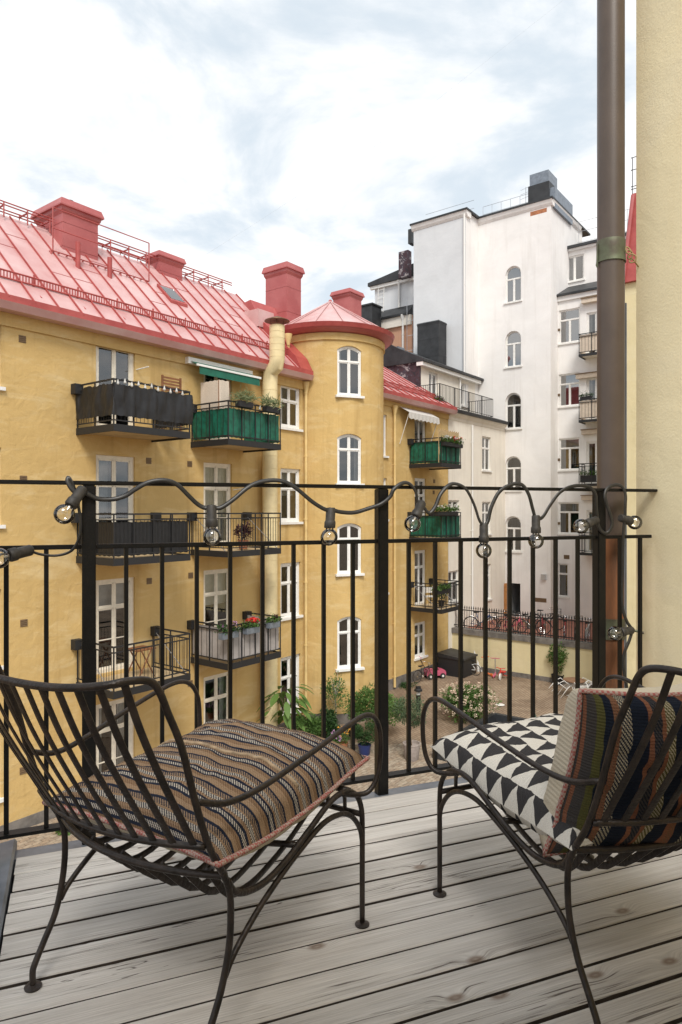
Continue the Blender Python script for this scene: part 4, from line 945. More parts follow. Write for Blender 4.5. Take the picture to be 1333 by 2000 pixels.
    # per-board tone
    f3 = N(t, 'ShaderNodeMapRange', inp={1: 0.0, 2: 1.0, 3: .84, 4: 1.06}); L(t, oi.outputs['Random'], f3.inputs[0])
    mul2 = N(t, 'ShaderNodeMixRGB', blend_type='MULTIPLY', inp={'Fac': 1.0}); L(t, mul.outputs[0], mul2.inputs['Color1']); L(t, f3.outputs[0], mul2.inputs['Color2'])
    f4 = N(t, 'ShaderNodeMapRange', inp={1: .35, 2: .65, 3: .86, 4: 1.06}); L(t, big.outputs['Fac'], f4.inputs[0])
    mul3 = N(t, 'ShaderNodeMixRGB', blend_type='MULTIPLY', inp={'Fac': 1.0}); L(t, mul2.outputs[0], mul3.inputs['Color1']); L(t, f4.outputs[0], mul3.inputs['Color2'])
    # drying cracks
    cabs = N(t, 'ShaderNodeMath', operation='SUBTRACT', inp={1: .5}); L(t, g3.outputs['Fac'], cabs.inputs[0]); ca = N(t, 'ShaderNodeMath', operation='ABSOLUTE'); L(t, cabs.outputs[0], ca.inputs[0])
    cm = N(t, 'ShaderNodeMapRange', inp={1: .004, 2: .009, 3: 1.0, 4: 0.0}); L(t, ca.outputs[0], cm.inputs[0])
    gate = N(t, 'ShaderNodeMapRange', inp={1: .54, 2: .58, 3: 0.0, 4: .8}); L(t, noise_at((.8, 9.0, 1.0), det=2.0).outputs['Fac'], gate.inputs[0])
    crk = N(t, 'ShaderNodeMath', operation='MULTIPLY'); L(t, cm.outputs[0], crk.inputs[0]); L(t, gate.outputs[0], crk.inputs[1])
    mr_ = N(t, 'ShaderNodeMixRGB', inp={'Color2': (.16, .13, .11, 1)}); L(t, mul3.outputs[0], mr_.inputs['Color1']); L(t, ringd.outputs[0], mr_.inputs['Fac']); mc = N(t, 'ShaderNodeMixRGB', inp={'Color2': (.06, .045, .036, 1)}); L(t, mr_.outputs[0], mc.inputs['Color1']); L(t, crk.outputs[0], mc.inputs['Fac'])
    # knot colour: rings
    rg = N(t, 'ShaderNodeMath', operation='MULTIPLY', inp={1: 22.0}); L(t, vo.outputs['Distance'], rg.inputs[0]); sn = N(t, 'ShaderNodeMath', operation='SINE'); L(t, rg.outputs[0], sn.inputs[0])
    k2 = N(t, 'ShaderNodeMapRange', inp={1: .13, 2: .05, 3: 0.0, 4: .85}); L(t, vo.outputs['Distance'], k2.inputs[0]); k3 = N(t, 'ShaderNodeMath', operation='MULTIPLY'); L(t, k2.outputs[0], k3.inputs[0]); L(t, on.outputs[0], k3.inputs[1])
    k4 = N(t, 'ShaderNodeMapRange', inp={1: -1.0, 2: 1.0, 3: .35, 4: 1.0}); L(t, sn.outputs[0], k4.inputs[0]); k5 = N(t, 'ShaderNodeMath', operation='MULTIPLY'); L(t, k3.outputs[0], k5.inputs[0]); L(t, k4.outputs[0], k5.inputs[1])
    mk = N(t, 'ShaderNodeMixRGB', inp={'Color2': (.17, .115, .08, 1)}); L(t, mc.outputs[0], mk.inputs['Color1']); L(t, k5.outputs[0], mk.inputs['Fac'])
    L(t, mk.outputs[0], b.inputs['Base Color'])
    hs = N(t, 'ShaderNodeMath', operation='MULTIPLY_ADD', inp={1: .5}); L(t, g2.outputs['Fac'], hs.inputs[0]); L(t, g1.outputs['Fac'], hs.inputs[2])
    h2 = N(t, 'ShaderNodeMath', operation='SUBTRACT'); L(t, hs.outputs[0], h2.inputs[0]); L(t, crk.outputs[0], h2.inputs[1])
    bp = N(t, 'ShaderNodeBump', inp={'Strength': .75, 'Distance': .0035}); L(t, h2.outputs[0], bp.inputs['Height']); L(t, bp.outputs[0], b.inputs['Normal'])
    return m
M['deck'] = wood_mat()
M['plank_edge'] = simple('dirt_and_gap_shade', (.045, .034, .027), .95, var=.4, vscale=20)  # dirty board sides; the shade of the gaps is put into their colour
deck = structure(bpy.data.objects.new('balcony_floor', None)); COL.objects.link(deck); deck.location = (0, 0, DZ)
p = MB(); p.box(K, -.26, 2.8, DZ - .16, DZ - .05, -.6, 2.23); M['joist'] = simple('dark_joists', (.012, .009, .007), .95); p.build('subfloor', M['joist'], deck)
PITCH = .0985; b0 = 2.198; pr = random.Random(11)
for i in range(29):
    bb = b0 - i * PITCH; gap = pr.choice((.0055, .0065, .0075, .009, .011)) if i else .002
    w_ = PITCH - gap; bm_ = MB(); l0, l1 = -.158 + pr.uniform(-.004, .003), 2.31; n_ = 30
    for k in range(n_ + 1):
        x = l0 + (l1 - l0) * k / n_; wv = .0012 * noise.noise(Vector((x * 3, i * 7.1, 0))); wu = .0012 * noise.noise(Vector((x * 3, i * 7.1, 5))); zz_ = .0015 * noise.noise(Vector((x * 1.5, i * 3.3, 9)))
        y0, y1 = -w_ + wv, wu; e = .0025
        for (yy, z_) in ((y0, -.026), (y0, -e + zz_), (y0 + e, zz_), (y1 - e, zz_), (y1, -e + zz_), (y1, -.026)): bm_.v.append((x, yy, z_))
    for k in range(n_):
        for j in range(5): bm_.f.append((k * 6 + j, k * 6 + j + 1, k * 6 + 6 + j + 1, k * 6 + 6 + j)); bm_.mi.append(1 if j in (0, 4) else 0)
    bm_.f.append(tuple(range(6))); bm_.mi.append(0); bm_.f.append(tuple(n_ * 6 + j for j in range(5, -1, -1))); bm_.mi.append(0)
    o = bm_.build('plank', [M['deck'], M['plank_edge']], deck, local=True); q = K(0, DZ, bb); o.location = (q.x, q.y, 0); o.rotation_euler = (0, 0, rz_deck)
M['zinc'] = simple('blue_grey_flashing', (.15, .17, .20), .38, metal=.25, var=.25, vscale=10)
p = MB(); p.prism([K(-.45, DZ - .02, 2.202), K(-.45, DZ - .006, 2.202), K(-.45, DZ - .012, 2.275), K(-.45, DZ - .10, 2.278), K(-.45, DZ - .10, 2.202)], K(2.315, 0, 0) - K(-.45, 0, 0)); p.build('edge_flashing', M['zinc'], deck)
p = MB(); p.prism([K(-.165, DZ + .004, -.4), K(-.172, DZ + .012, -.4), K(-.45, DZ - .035, -.4), K(-.45, DZ - .1, -.4), K(-.165, DZ - .1, -.4)], K(0, 0, 2.30) - K(0, 0, -.4)); p.build('edge_flashing', M['zinc'], deck)

# railing
rl = thing('balcony_railing', 'black iron balcony railing with thin bars in front of the courtyard', 'railing', tuple(K(P_MID, DZ, RB)))
TOPZ = DZ + 1.098; MIDZ = DZ + .902; LOWZ = DZ + .052
p = MB(); p.box(K, -.27, 2.318, TOPZ - .006, TOPZ + .006, RB - .022, RB + .022); p.build('top_rail', M['black'], rl, bevel=.002)
posts = (-.25, P_MID - .992, P_MID, P_MID + .99)
for a in posts: p = MB(); p.box(K, a - .02, a + .02, DZ - .10, TOPZ - .007, RB - .02, RB + .02); p.build('post', M['black'], rl, bevel=.003)
segs = [(-.23, posts[1] - .0205), (posts[1] + .0205, posts[2] - .0205), (posts[2] + .0205, posts[3] - .0205), (posts[3] + .0205, 2.30)]
for (a, b_) in segs:
    p = MB(); p.box(K, a, b_, MIDZ - .007, MIDZ + .007, RB - .009, RB + .009); p.build('middle_rail', M['black'], rl, bevel=.002)
    p = MB(); p.box(K, a, b_, LOWZ - .005, LOWZ + .005, RB - .02, RB + .02); p.build('bottom_rail', M['black'], rl, bevel=.002)
barm = MB(); barm.box(lambda a, b_, c: (AV.x * a + BV.x * b_, AV.y * a + BV.y * b_, c), -.0065, .0065, -.0065, .0065, LOWZ + .005 - DZ, MIDZ - .007 - DZ)
fbar = None
bars_at = [-.1, -.02 - .02] if False else []
bars_at = [posts[1] - .11 * k for k in (1, 2)] + [posts[1] + .11 * k for k in range(1, 9)] + [posts[2] + .11 * k for k in range(1, 9)] + [posts[3] + .11, posts[3] + .22]
bars_at[1] = -.19; bars_at[0] = -.081
for a in bars_at:
    if fbar is None: fbar = barm.build('baluster', M['black'], rl, local=True); o = fbar
    else: o = bpy.data.objects.new('baluster', fbar.data); COL.objects.link(o); o.parent = rl
    o.location = K(a, DZ, RB) - woff(rl)
# side railing, outside the picture, closes the balcony
p = MB(); p.box(K, -.27, -.23, TOPZ - .006, TOPZ + .006, -.4, RB - .0225); p.build('top_rail', M['black'], rl)
p = MB(); p.box(K, -.26, -.24, MIDZ - .007, MIDZ + .007, -.4, RB - .0205); p.build('middle_rail', M['black'], rl)
p = MB(); p.box(K, -.27, -.23, LOWZ - .005, LOWZ + .005, -.4, RB - .0205); p.build('bottom_rail', M['black'], rl)
for k in range(1, 22): o = bpy.data.objects.new('baluster', fbar.data); COL.objects.link(o); o.parent = rl; o.location = K(-.25, DZ, RB - .115 * k) - woff(rl)

# our own house wall
ow = thing('butter_yellow_wall', 'butter yellow rendered house wall at the right edge of the balcony', 'wall', tuple(K(2.5, 0, 1)))
p = MB(); p.box(K, 2.32, 3.0, 0, H + 9, -.8, 2.352); p.build('wall', M['own_wall'], ow, bevel=.008)
p = MB(); p.box(K, -.6, 2.317, DZ - .2, DZ + 2.6, -.8, -.42); p.build('back_wall', M['own_wall'], ow)  # unseen wall behind the camera; height chosen to shade the near deck
# rain pipe
M['brownpipe'] = simple('brown_pipe_paint', (.075, .054, .042), .42, spec=.5, c2=(.098, .072, .056), vscale=4, bump=.05, bscale=150)
m, t, b = newmat('rusty_pipe'); b.inputs['Roughness'].default_value = .8
g = N(t, 'ShaderNodeNewGeometry'); mpn = N(t, 'ShaderNodeMapping', inp={'Scale': (14, 14, 2.2)}); L(t, g.outputs['Position'], mpn.inputs['Vector'])
n1 = N(t, 'ShaderNodeTexNoise', inp={'Scale': 1.0, 'Detail': 9.0, 'Roughness': .68}); L(t, mpn.outputs[0], n1.inputs['Vector']); rp = N(t, 'ShaderNodeValToRGB'); L(t, n1.outputs['Fac'], rp.inputs[0]); e = rp.color_ramp.elements
e[0].position = .3; e[0].color = (.085, .045, .026, 1); e[1].position = .72; e[1].color = (.30, .115, .04, 1); q = e.new(.5); q.color = (.19, .075, .03, 1); L(t, rp.outputs[0], b.inputs['Base Color']); M['rust'] = m
M['verdigris'] = simple('verdigris_clamp', (.075, .062, .042), .55, metal=.3, c2=(.13, .15, .09), vscale=14)
pc = ray(1193.5, 996) * 3.0
dp = thing('rain_pipe', 'thick brown rain pipe, rusty below the railing, beside the butter yellow wall', 'pipe', (pc.x, pc.y, 0))
zs = H + (HY - 1046) * 3.0 / F
p = MB(); p.tube([(pc.x, pc.y, zs), (pc.x, pc.y, H + 9)], .0575, 28); p.build('upper_pipe', M['brownpipe'], dp, smooth='auto')
p = MB(); p.tube([(pc.x, pc.y, 0.05), (pc.x, pc.y, zs - .002)], .0545, 28); p.build('lower_pipe', M['rust'], dp, smooth='auto')
zc = H + (HY - 492) * 3.0 / F
p = MB(); p.lathe((pc.x, pc.y, zc), [(.058, -.05), (.063, -.05), (.061, -.035), (.060, .0), (.061, .043), (.0595, .046), (.058, .046)], 28); cl_ = p.build('pipe_clamp', M['verdigris'], dp, smooth='auto')
p = MB(); p.tube([(pc.x - .062, pc.y - .01, zc + .03), (pc.x - .064, pc.y - .01, zc - .07)], .004, 6); p.build('clamp_pin', M['verdigris'], cl_)
p = MB(); M['twine'] = simple('sisal_twine', (.35, .26, .13), .95)
tw_ = [(pc.x + .05, pc.y - .035, zc - .01)]
for k in range(26): a = k * .75; tw_.append((pc.x + .056 + .014 * math.sin(a) + k * .0012, pc.y - .035 + .008 * math.cos(a * .7), zc - .0 - .0022 * k + .012 * math.cos(a)))
tw_.append(tuple(K(2.319, zc - .06, 2.33))); p.tube(smooth_path(tw_, 3), .0032, 5); p.build('twine_tie', M['twine'], cl_, smooth=True)
zc2 = H + (HY - 1226) * 3.0 / F
p = MB(); p.lathe((pc.x, pc.y, zc2), [(.055, -.045), (.06, -.045), (.0585, 0), (.06, .045), (.055, .045)], 28); p.build('pipe_clamp', M['verdigris'], dp, smooth='auto')
p = MB(); p.tube([(pc.x + .05, pc.y, zc2), tuple(K(2.318, zc2 - .02, 2.3))], .006, 6); p.build('pipe_bracket', M['verdigris'], dp)
sp = ray(1226, 996) * 3.3
tp = thing('slim_cable_pipe', 'slim grey vertical pipe squeezed between the brown rain pipe and yellow wall', 'pipe', (sp.x, sp.y, 0))
p = MB(); p.tube([(sp.x - .012, sp.y, .05), (sp.x - .012, sp.y, H + 1.0)], .008, 8); p.build('pipe', M['greysheet'], tp, smooth=True)

# ------------------------------------------------------------------ string lights on the railing
def rp_(px, py, off=.03):
    s_, z_ = K.hit(px, py, RB - off); return K(s_, z_, RB - off)
M['cable'] = simple('black_rubber_cable', (.018, .017, .016), .42, var=.3, vscale=40)
M['socket'] = simple('dusty_black_socket', (.018, .016, .014), .6, c2=(.045, .04, .034), vscale=40)
M['bulb'] = glassy('bulb_glass', (.99, .99, .985), .01, 1.2, .05)
M['filament'] = simple('filament', (.55, .5, .42), .3, metal=.6)
sl = thing('string_lights', 'festoon of clear round bulbs on black cable draped along the railing', 'string lights', tuple(rp_(640, 1000)))
cpx = [[(-40, 1100), (-20, 1090), (18, 1078), (40, 1071), (58, 1076), (80, 1083), (112, 1085), (140, 1075), (155, 1048), (157, 1018), (153, 990), (149, 968), (143, 948), (135, 933), (132, 940), (140, 955), (152, 964), (165, 962), (190, 974), (220, 975), (245, 968), (265, 955), (290, 942), (320, 938), (345, 946), (370, 970), (385, 984), (400, 992), (414, 990), (430, 992), (455, 976), (480, 955), (502, 943), (530, 938), (556, 941), (580, 955), (610, 980), (635, 995), (646, 995), (665, 1000), (692, 1001), (720, 993), (745, 984), (762, 970), (769, 956), (785, 944), (800, 945), (812, 960), (816, 980), (826, 988), (838, 1002), (850, 990), (860, 966), (875, 949), (890, 945), (910, 955), (926, 985), (936, 1015), (945, 1026), (953, 1018), (960, 990), (976, 960), (1000, 946), (1020, 947), (1033, 966), (1041, 995), (1047, 1012), (1060, 1010), (1076, 985), (1096, 960), (1122, 949), (1150, 951), (1163, 966), (1165, 990), (1167, 1014), (1170, 1030), (1180, 1041), (1190, 1038), (1196, 1020), (1187, 990), (1182, 970), (1186, 955), (1200, 947), (1215, 950), (1222, 966), (1222, 985), (1221, 1010), (1218, 1040), (1217, 1100), (1216, 1180), (1224, 1212), (1234, 1230), (1230, 1250), (1220, 1275), (1218, 1300), (1225, 1345), (1232, 1390)]]
for c in cpx:
    pts = [rp_(x, y, .032 + .006 * math.sin(i * .9)) for i, (x, y) in enumerate(c)]
    p = MB(); p.tube(smooth_path(pts, 5), .0076, 8, flat=.5); p.build('cable', M['cable'], sl, smooth=True)
def lamp(x0, y0, x1, y1, fwd=0.0):
    a = rp_(x0, y0, .034); e_ = rp_(x1, y1, .034 + fwd); ax = (e_ - a).normalized()
    p = MB(); p.lathe(a, [(0, -.008), (.013, -.008), (.0165, -.003), (.0165, .036), (.0175, .038), (.0195, .042), (.0195, .060), (.0175, .063), (.0, .063)], 16, axis=ax); so = p.build('lamp_socket', M['socket'], sl, smooth='auto')
    r = .030; c = a + ax * (.060 + .032)
    p = MB(); prof = [(.0125, .058), (.0135, .064)]
    for k in range(12): th = R(150 - 150 * k / 11); prof.append((r * math.sin(th), .092 - r * math.cos(th)))
    prof = [(.0125, .056), (.0130, .062)] + [(r * math.sin(R(28 + 152 * k / 14)), .094 - r * math.cos(R(28 + 152 * k / 14))) for k in range(15)]
    p.lathe(a, prof, 22, axis=ax); p.build('bulb', M['bulb'], so, smooth=True)
    e1 = ax.orthogonal().normalized(); p = MB()
    p.tube([a + ax * .06, a + ax * .078], [.005, .003], 8)
    for sgn in (-1, 1): p.tube([a + ax * .077, a + ax * .092 + e1 * sgn * .009], .0006, 4)
    p.tube([a + ax * (.092 + .002 * math.sin(k * 1.6)) + e1 * (-.009 + .018 * k / 10) for k in range(11)], .0007, 4); p.build('filament', M['filament'], so)
for l in ((57, 1075, 22, 1084, .03), (160, 957, 128, 1000, .03), (413, 991, 414, 1040, 0), (646, 996, 643, 1045, 0), (823, 984, 806, 1022, .03), (945, 1027, 945, 1070, 0), (1047, 1010, 1047, 1048, 0), (1164, 1016, 1130, 1030, .02), (1214, 1012, 1242, 1021, -.02), (1233, 1231, 1194, 1239, .01)): lamp(*l)

# ------------------------------------------------------------------ wrought iron lounge chairs
M['iron'] = simple('brown_wrought_iron', (.012, .009, .0075), .38, metal=.3, c2=(.036, .026, .021), vscale=28, bump=.25, bscale=120)
TOPP = [(-.230, -.112, .737), (-.219, -.145, .742), (-.195, -.174, .738), (-.13, -.196, .731), (-.05, -.203, .727), (.05, -.203, .727), (.13, -.196, .731), (.195, -.174, .738), (.219, -.145, .742), (.230, -.112, .737)]
def arc_y(x, y_end, sag, hw=.235): return y_end - sag * (1 - (x / hw) ** 2)
def make_chair(name, label, loc, rz):
    c = thing(name, label, 'chair', loc, rz, 'pair of wrought iron lounge chairs'); r = .0098
    P = lambda pts, nm, rad=r, n=6, flat=1.0: (lambda mb: mb.tube(smooth_path(pts, n), rad, 10, flat=flat) and mb.build(nm, M['iron'], c, smooth=True, local=True))(MB())
    # back: one bent tube from rear leg over the top to the other rear leg
    side = [(.233, -.092, .718), (.234, -.072, .675), (.235, -.042, .61), (.237, -.012, .51), (.238, .012, .44), (.238, .035, .39), (.238, .060, .35)]
    left = [(-x, y, z) for x, y, z in side]
    P(list(reversed(left)) + TOPP + side, 'back_frame', .0067, 5)
    for sx in (1, -1):
        m = lambda pts: [(sx * x, y, z) for x, y, z in pts]
        P(m([(.238, .060, .350), (.240, .076, .31), (.240, .080, .26), (.240, .074, .20), (.238, .055, .135), (.238, .026, .085), (.238, .003, .046), (.238, -.001, .030), (.238, .0, .006)]), 'leg', .0067)
        P(m([(.25, .555, .006), (.25, .555, .15), (.25, .555, .25), (.25, .548, .295), (.249, .525, .33), (.247, .48, .352), (.244, .42, .350), (.242, .33, .316), (.240, .255, .288), (.240, .185, .276), (.240, .125, .284), (.240, .090, .302), (.239, .072, .33)]), 'leg', .0067)
        P(m([(.25, .556, .20), (.249, .545, .24), (.247, .51, .282), (.245, .46, .306), (.242, .39, .31), (.240, .30, .286), (.238, .22, .255), (.238, .15, .222), (.238, .09, .182), (.238, .066, .155)]), 'brace', .0062)
        P(m([(.237, -.006, .503), (.247, .06, .480), (.262, .14, .482), (.28, .27, .506), (.292, .40, .530), (.296, .48, .538), (.297, .530, .522), (.296, .560, .480), (.294, .566, .420), (.288, .560, .368), (.276, .540, .338), (.258, .512, .336), (.246, .47, .350)]), 'armrest', .0063, 7)
        for (x, y) in ((.238, .0), (.25, .555)):
            p = MB(); p.lathe((sx * x, y, 0), [(0, .001), (.0175, .001), (.018, .004), (.010, .008), (.0, .010)], 18); p.build('foot_disc', M['iron'], c, smooth='auto', local=True)
    P([(x, arc_y(x, .015, .055), .415) for x in (-.236, -.16, -.08, 0, .08, .16, .236)], 'back_hoop', .0064)
    P([(x, arc_y(x, .070, .055), .338) for x in (-.238, -.16, -.08, 0, .08, .16, .238)], 'seat_hoop', .0068)
    P([(-.247, .50, .347), (0, .505, .347), (.247, .50, .347)], 'seat_front_bar', .0076)
    P([(-.25, .553, .272), (0, .556, .270), (.25, .553, .272)], 'front_stretcher', .007)
    P([(-.241, .30, .30), (0, .30, .262), (.241, .30, .30)], 'cross_bar', .0068)
    tp = smooth_path(TOPP, 8); n = 13
    # slats of the back, evenly along the curved top rail
    ln = [0]
    for a, b_ in zip(tp, tp[1:]): ln.append(ln[-1] + (b_ - a).length)
    for k in range(n):
        d = ln[-1] * (.075 + .85 * k / (n - 1)); i = max(j for j in range(len(ln)) if ln[j] <= d); i = min(i, len(tp) - 2)
        q = tp[i].lerp(tp[i + 1], (d - ln[i]) / max(1e-6, ln[i + 1] - ln[i])); x2 = -.218 + .436 * k / (n - 1)
        bot = Vector((x2, arc_y(x2, .015, .055), .415)); mid = q.lerp(bot, .55) + Vector((0, -.008, 0))
        pts = smooth_path([q, q.lerp(mid, .5) + Vector((0, -.004, 0)), mid, mid.lerp(bot, .6), bot], 4)
        nrm = Vector((q.x * .9, q.y - .15, 0)).normalized()
        mb = MB(); mb.tube(pts, .0070, 8, flat=.36, up=nrm); mb.build('back_slat', M['iron'], c, smooth='auto', local=True)
    for k in range(9):
        x = -.2 + .4 * k / 8; sg = .03 * (1 - (x / .24) ** 2)
        pts = smooth_path([(x, .556, .272), (x, .553, .31), (x, .53, .338), (x, .48, .347 - sg * .2), (x, .42, .342 - sg * .5), (x, .33, .306 - sg), (x, .25, .28 - sg), (x, .185, .268 - sg), (x, .12, .28 - sg), (x, .075 - .055 * (1 - (x / .238) ** 2) + .01, .335)], 3)
        mb = MB(); mb.tube(pts, .008, 8, flat=.4); mb.build('seat_slat', M['iron'], c, smooth='auto', local=True)
    return c
LC = make_chair('lounge_chair', 'brown iron lounge chair with striped brown seat cushion, left of the pair', (-.4513, 1.3243, DZ), R(-31.5))
RC = make_chair('lounge_chair', 'brown iron lounge chair with black and white triangle cushion, right of the pair', (.706, 1.385, DZ), R(22.8))

# ------------------------------------------------------------------ cushions
def weave_bump(t, b, uv, su=260, sv=260, strength=.5):
    mp = N(t, 'ShaderNodeMapping', inp={'Scale': (su, sv, 1)}); L(t, uv, mp.inputs['Vector'])
    ck = N(t, 'ShaderNodeTexNoise', inp={'Scale': 1.0, 'Detail': 2.0}); L(t, mp.outputs[0], ck.inputs['Vector'])
    sp_ = N(t, 'ShaderNodeSeparateXYZ'); L(t, mp.outputs[0], sp_.inputs[0])
    s1 = N(t, 'ShaderNodeMath', operation='SINE'); L(t, sp_.outputs['Y'], s1.inputs[0])
    ad = N(t, 'ShaderNodeMath', operation='MULTIPLY_ADD', inp={1: .35}); L(t, s1.outputs[0], ad.inputs[0]); L(t, ck.outputs['Fac'], ad.inputs[2])
    bp = N(t, 'ShaderNodeBump', inp={'Strength': strength, 'Distance': .002}); L(t, ad.outputs[0], bp.inputs['Height']); L(t, bp.outputs[0], b.inputs['Normal']); return ck, ad
def stripes_mat(name, table, axis, dash=None, dscale=90.0, warp=.006, rep=1.0):
    """table: list of (width, colour, dash colour or None) repeated along one uv axis"""
    m, t, b = newmat(name); b.inputs['Roughness'].default_value = .95; b.inputs['Specular IOR Level'].default_value = .1
    uv = N(t, 'ShaderNodeUVMap'); sp_ = N(t, 'ShaderNodeSeparateXYZ'); L(t, uv.outputs[0], sp_.inputs[0])
    al, ac = (sp_.outputs['Y'], sp_.outputs['X']) if axis == 'v' else (sp_.outputs['X'], sp_.outputs['Y'])
    nz = N(t, 'ShaderNodeTexNoise', inp={'Scale': 9.0, 'Detail': 3.0}); L(t, uv.outputs[0], nz.inputs['Vector'])
    wp = N(t, 'ShaderNodeMath', operation='MULTIPLY_ADD', inp={1: warp * 2}); L(t, nz.outputs['Fac'], wp.inputs[0]); L(t, al, wp.inputs[2])
    rp2 = N(t, 'ShaderNodeMath', operation='MULTIPLY', inp={1: rep}); L(t, wp.outputs[0], rp2.inputs[0]); fr = N(t, 'ShaderNodeMath', operation='FRACT'); L(t, rp2.outputs[0], fr.inputs[0])
    def ramp(idx):
        r = N(t, 'ShaderNodeValToRGB'); r.color_ramp.interpolation = 'CONSTANT'; e = r.color_ramp.elements; x = 0; tot = sum(a[0] for a in table)
        for i, row in enumerate(table):
            c = row[idx] or row[1]
            if i == 0: e[0].position = 0; e[0].color = rgba(c)
            elif i == 1: e[1].position = x; e[1].color = rgba(c)
            else: q = e.new(x); q.color = rgba(c)
            x += row[0] / tot
        L(t, fr.outputs[0], r.inputs[0]); return r
    r1, r2 = ramp(1), ramp(2)
    dm = N(t, 'ShaderNodeMath', operation='MULTIPLY', inp={1: dscale * 2 * math.pi}); L(t, ac, dm.inputs[0])
    d2 = N(t, 'ShaderNodeMath', operation='MULTIPLY', inp={1: 260.0}); L(t, al, d2.inputs[0]); fl_ = N(t, 'ShaderNodeMath', operation='FLOOR'); L(t, d2.outputs[0], fl_.inputs[0]); d3 = N(t, 'ShaderNodeMath', operation='MULTIPLY_ADD', inp={1: 2.1}); L(t, fl_.outputs[0], d3.inputs[0]); L(t, dm.outputs[0], d3.inputs[2])
    sn = N(t, 'ShaderNodeMath', operation='SINE'); L(t, d3.outputs[0], sn.inputs[0]); gt = N(t, 'ShaderNodeMath', operation='GREATER_THAN', inp={1: .1}); L(t, sn.outputs[0], gt.inputs[0])
    mx = N(t, 'ShaderNodeMixRGB'); L(t, gt.outputs[0], mx.inputs['Fac']); L(t, r1.outputs[0], mx.inputs['Color1']); L(t, r2.outputs[0], mx.inputs['Color2'])
    ck, ad = weave_bump(t, b, uv.outputs[0], 240, 420 if axis == 'v' else 420, .6)
    f2 = N(t, 'ShaderNodeMapRange', inp={1: .3, 2: .8, 3: .6, 4: 1.25}); L(t, ck.outputs['Fac'], f2.inputs[0])
    mu = N(t, 'ShaderNodeMixRGB', blend_type='MULTIPLY', inp={'Fac': 1.0}); L(t, mx.outputs[0], mu.inputs['Color1']); L(t, f2.outputs[0], mu.inputs['Color2'])
    L(t, mu.outputs[0], b.inputs['Base Color']); return m
TAN, TAN2, NAVY, WHT, BRN = (.235, .155, .095), (.29, .20, .13), (.016, .020, .034), (.47, .42, .355), (.145, .085, .05)
tbl = []
for k in range(3):
    tbl += [(1.5, TAN, BRN), (.8, NAVY, None), (1.3, NAVY, WHT), (.8, NAVY, None), (1.5 - .4 * k, TAN2, BRN), (1.5, NAVY, WHT), (.5, TAN, None), (1.5, NAVY, TAN2), (.8, NAVY, None), (1.5 + .5 * k, TAN2, TAN)]
M['stripe_brown'] = stripes_mat('brown_striped_kilim', tbl[:31], 'v', dscale=85, rep=2.2, warp=.0028)
RUST, GRN, GRY, DNV, CRM = (.20, .085, .05), (.085, .08, .028), (.055, .05, .048), (.012, .016, .027), (.36, .315, .23)
M['stripe_multi'] = stripes_mat('multicolour_striped_kilim', [(1, GRY, None), (.7, RUST, None), (2, GRY, None), (1.4, GRN, None), (1.4, DNV, None), (1, RUST, BRN), (1.6, NAVY, CRM), (2.6, DNV, None), (.8, RUST, None), (1.4, GRY, DNV), (.6, RUST, None), (1.5, GRN, CRM), (2.6, DNV, None), (.7, RUST, None), (1.2, BRN, RUST), (1.8, DNV, None), (1.2, NAVY, CRM), (1.4, GRY, None), (.8, RUST, None), (2, DNV, None), (1, GRN, CRM), (2.2, DNV, None), (.8, RUST, None), (1.4, GRY, None)], 'u', dscale=44, warp=.003, rep=1.5)
m, t, b = newmat('triangle_kilim'); b.inputs['Roughness'].default_value = .95; b.inputs['Specular IOR Level'].default_value = .1
uv = N(t, 'ShaderNodeUVMap'); sp_ = N(t, 'ShaderNodeSeparateXYZ')
nz = N(t, 'ShaderNodeTexNoise', inp={'Scale': 24.0, 'Detail': 3.0}); L(t, uv.outputs[0], nz.inputs['Vector']); vm = N(t, 'ShaderNodeVectorMath', operation='SCALE', inp={'Scale': .012}); L(t, nz.outputs['Color'], vm.inputs[0]); va = N(t, 'ShaderNodeVectorMath', operation='ADD'); L(t, uv.outputs[0], va.inputs[0]); L(t, vm.outputs[0], va.inputs[1]); L(t, va.outputs[0], sp_.inputs[0])
def mth(op, a=None, b_=None, v=None):
    n = N(t, 'ShaderNodeMath', operation=op)
    if a is not None: L(t, a, n.inputs[0])
    if b_ is not None: L(t, b_, n.inputs[1])
    if v is not None: n.inputs[1].default_value = v
    return n.outputs[0]
fu = mth('FRACT', mth('MULTIPLY', sp_.outputs['Y'], v=10.0)); fv = mth('FRACT', mth('MULTIPLY', sp_.outputs['X'], v=9.0))
tri = mth('GREATER_THAN', fv, mth('ABSOLUTE', mth('SUBTRACT', mth('MULTIPLY', fu, v=2.0), v=1.0)))
mx = N(t, 'ShaderNodeMixRGB', inp={'Color1': (.66, .63, .57, 1), 'Color2': (.048, .046, .048, 1)}); L(t, tri, mx.inputs['Fac'])
ck, ad = weave_bump(t, b, uv.outputs[0], 260, 420, .6); f2 = N(t, 'ShaderNodeMapRange', inp={1: .3, 2: .8, 3: .72, 4: 1.15}); L(t, ck.outputs['Fac'], f2.inputs[0])
mu = N(t, 'ShaderNodeMixRGB', blend_type='MULTIPLY', inp={'Fac': 1.0}); L(t, mx.outputs[0], mu.inputs['Color1']); L(t, f2.outputs[0], mu.inputs['Color2']); L(t, mu.outputs[0], b.inputs['Base Color']); M['triangles'] = m
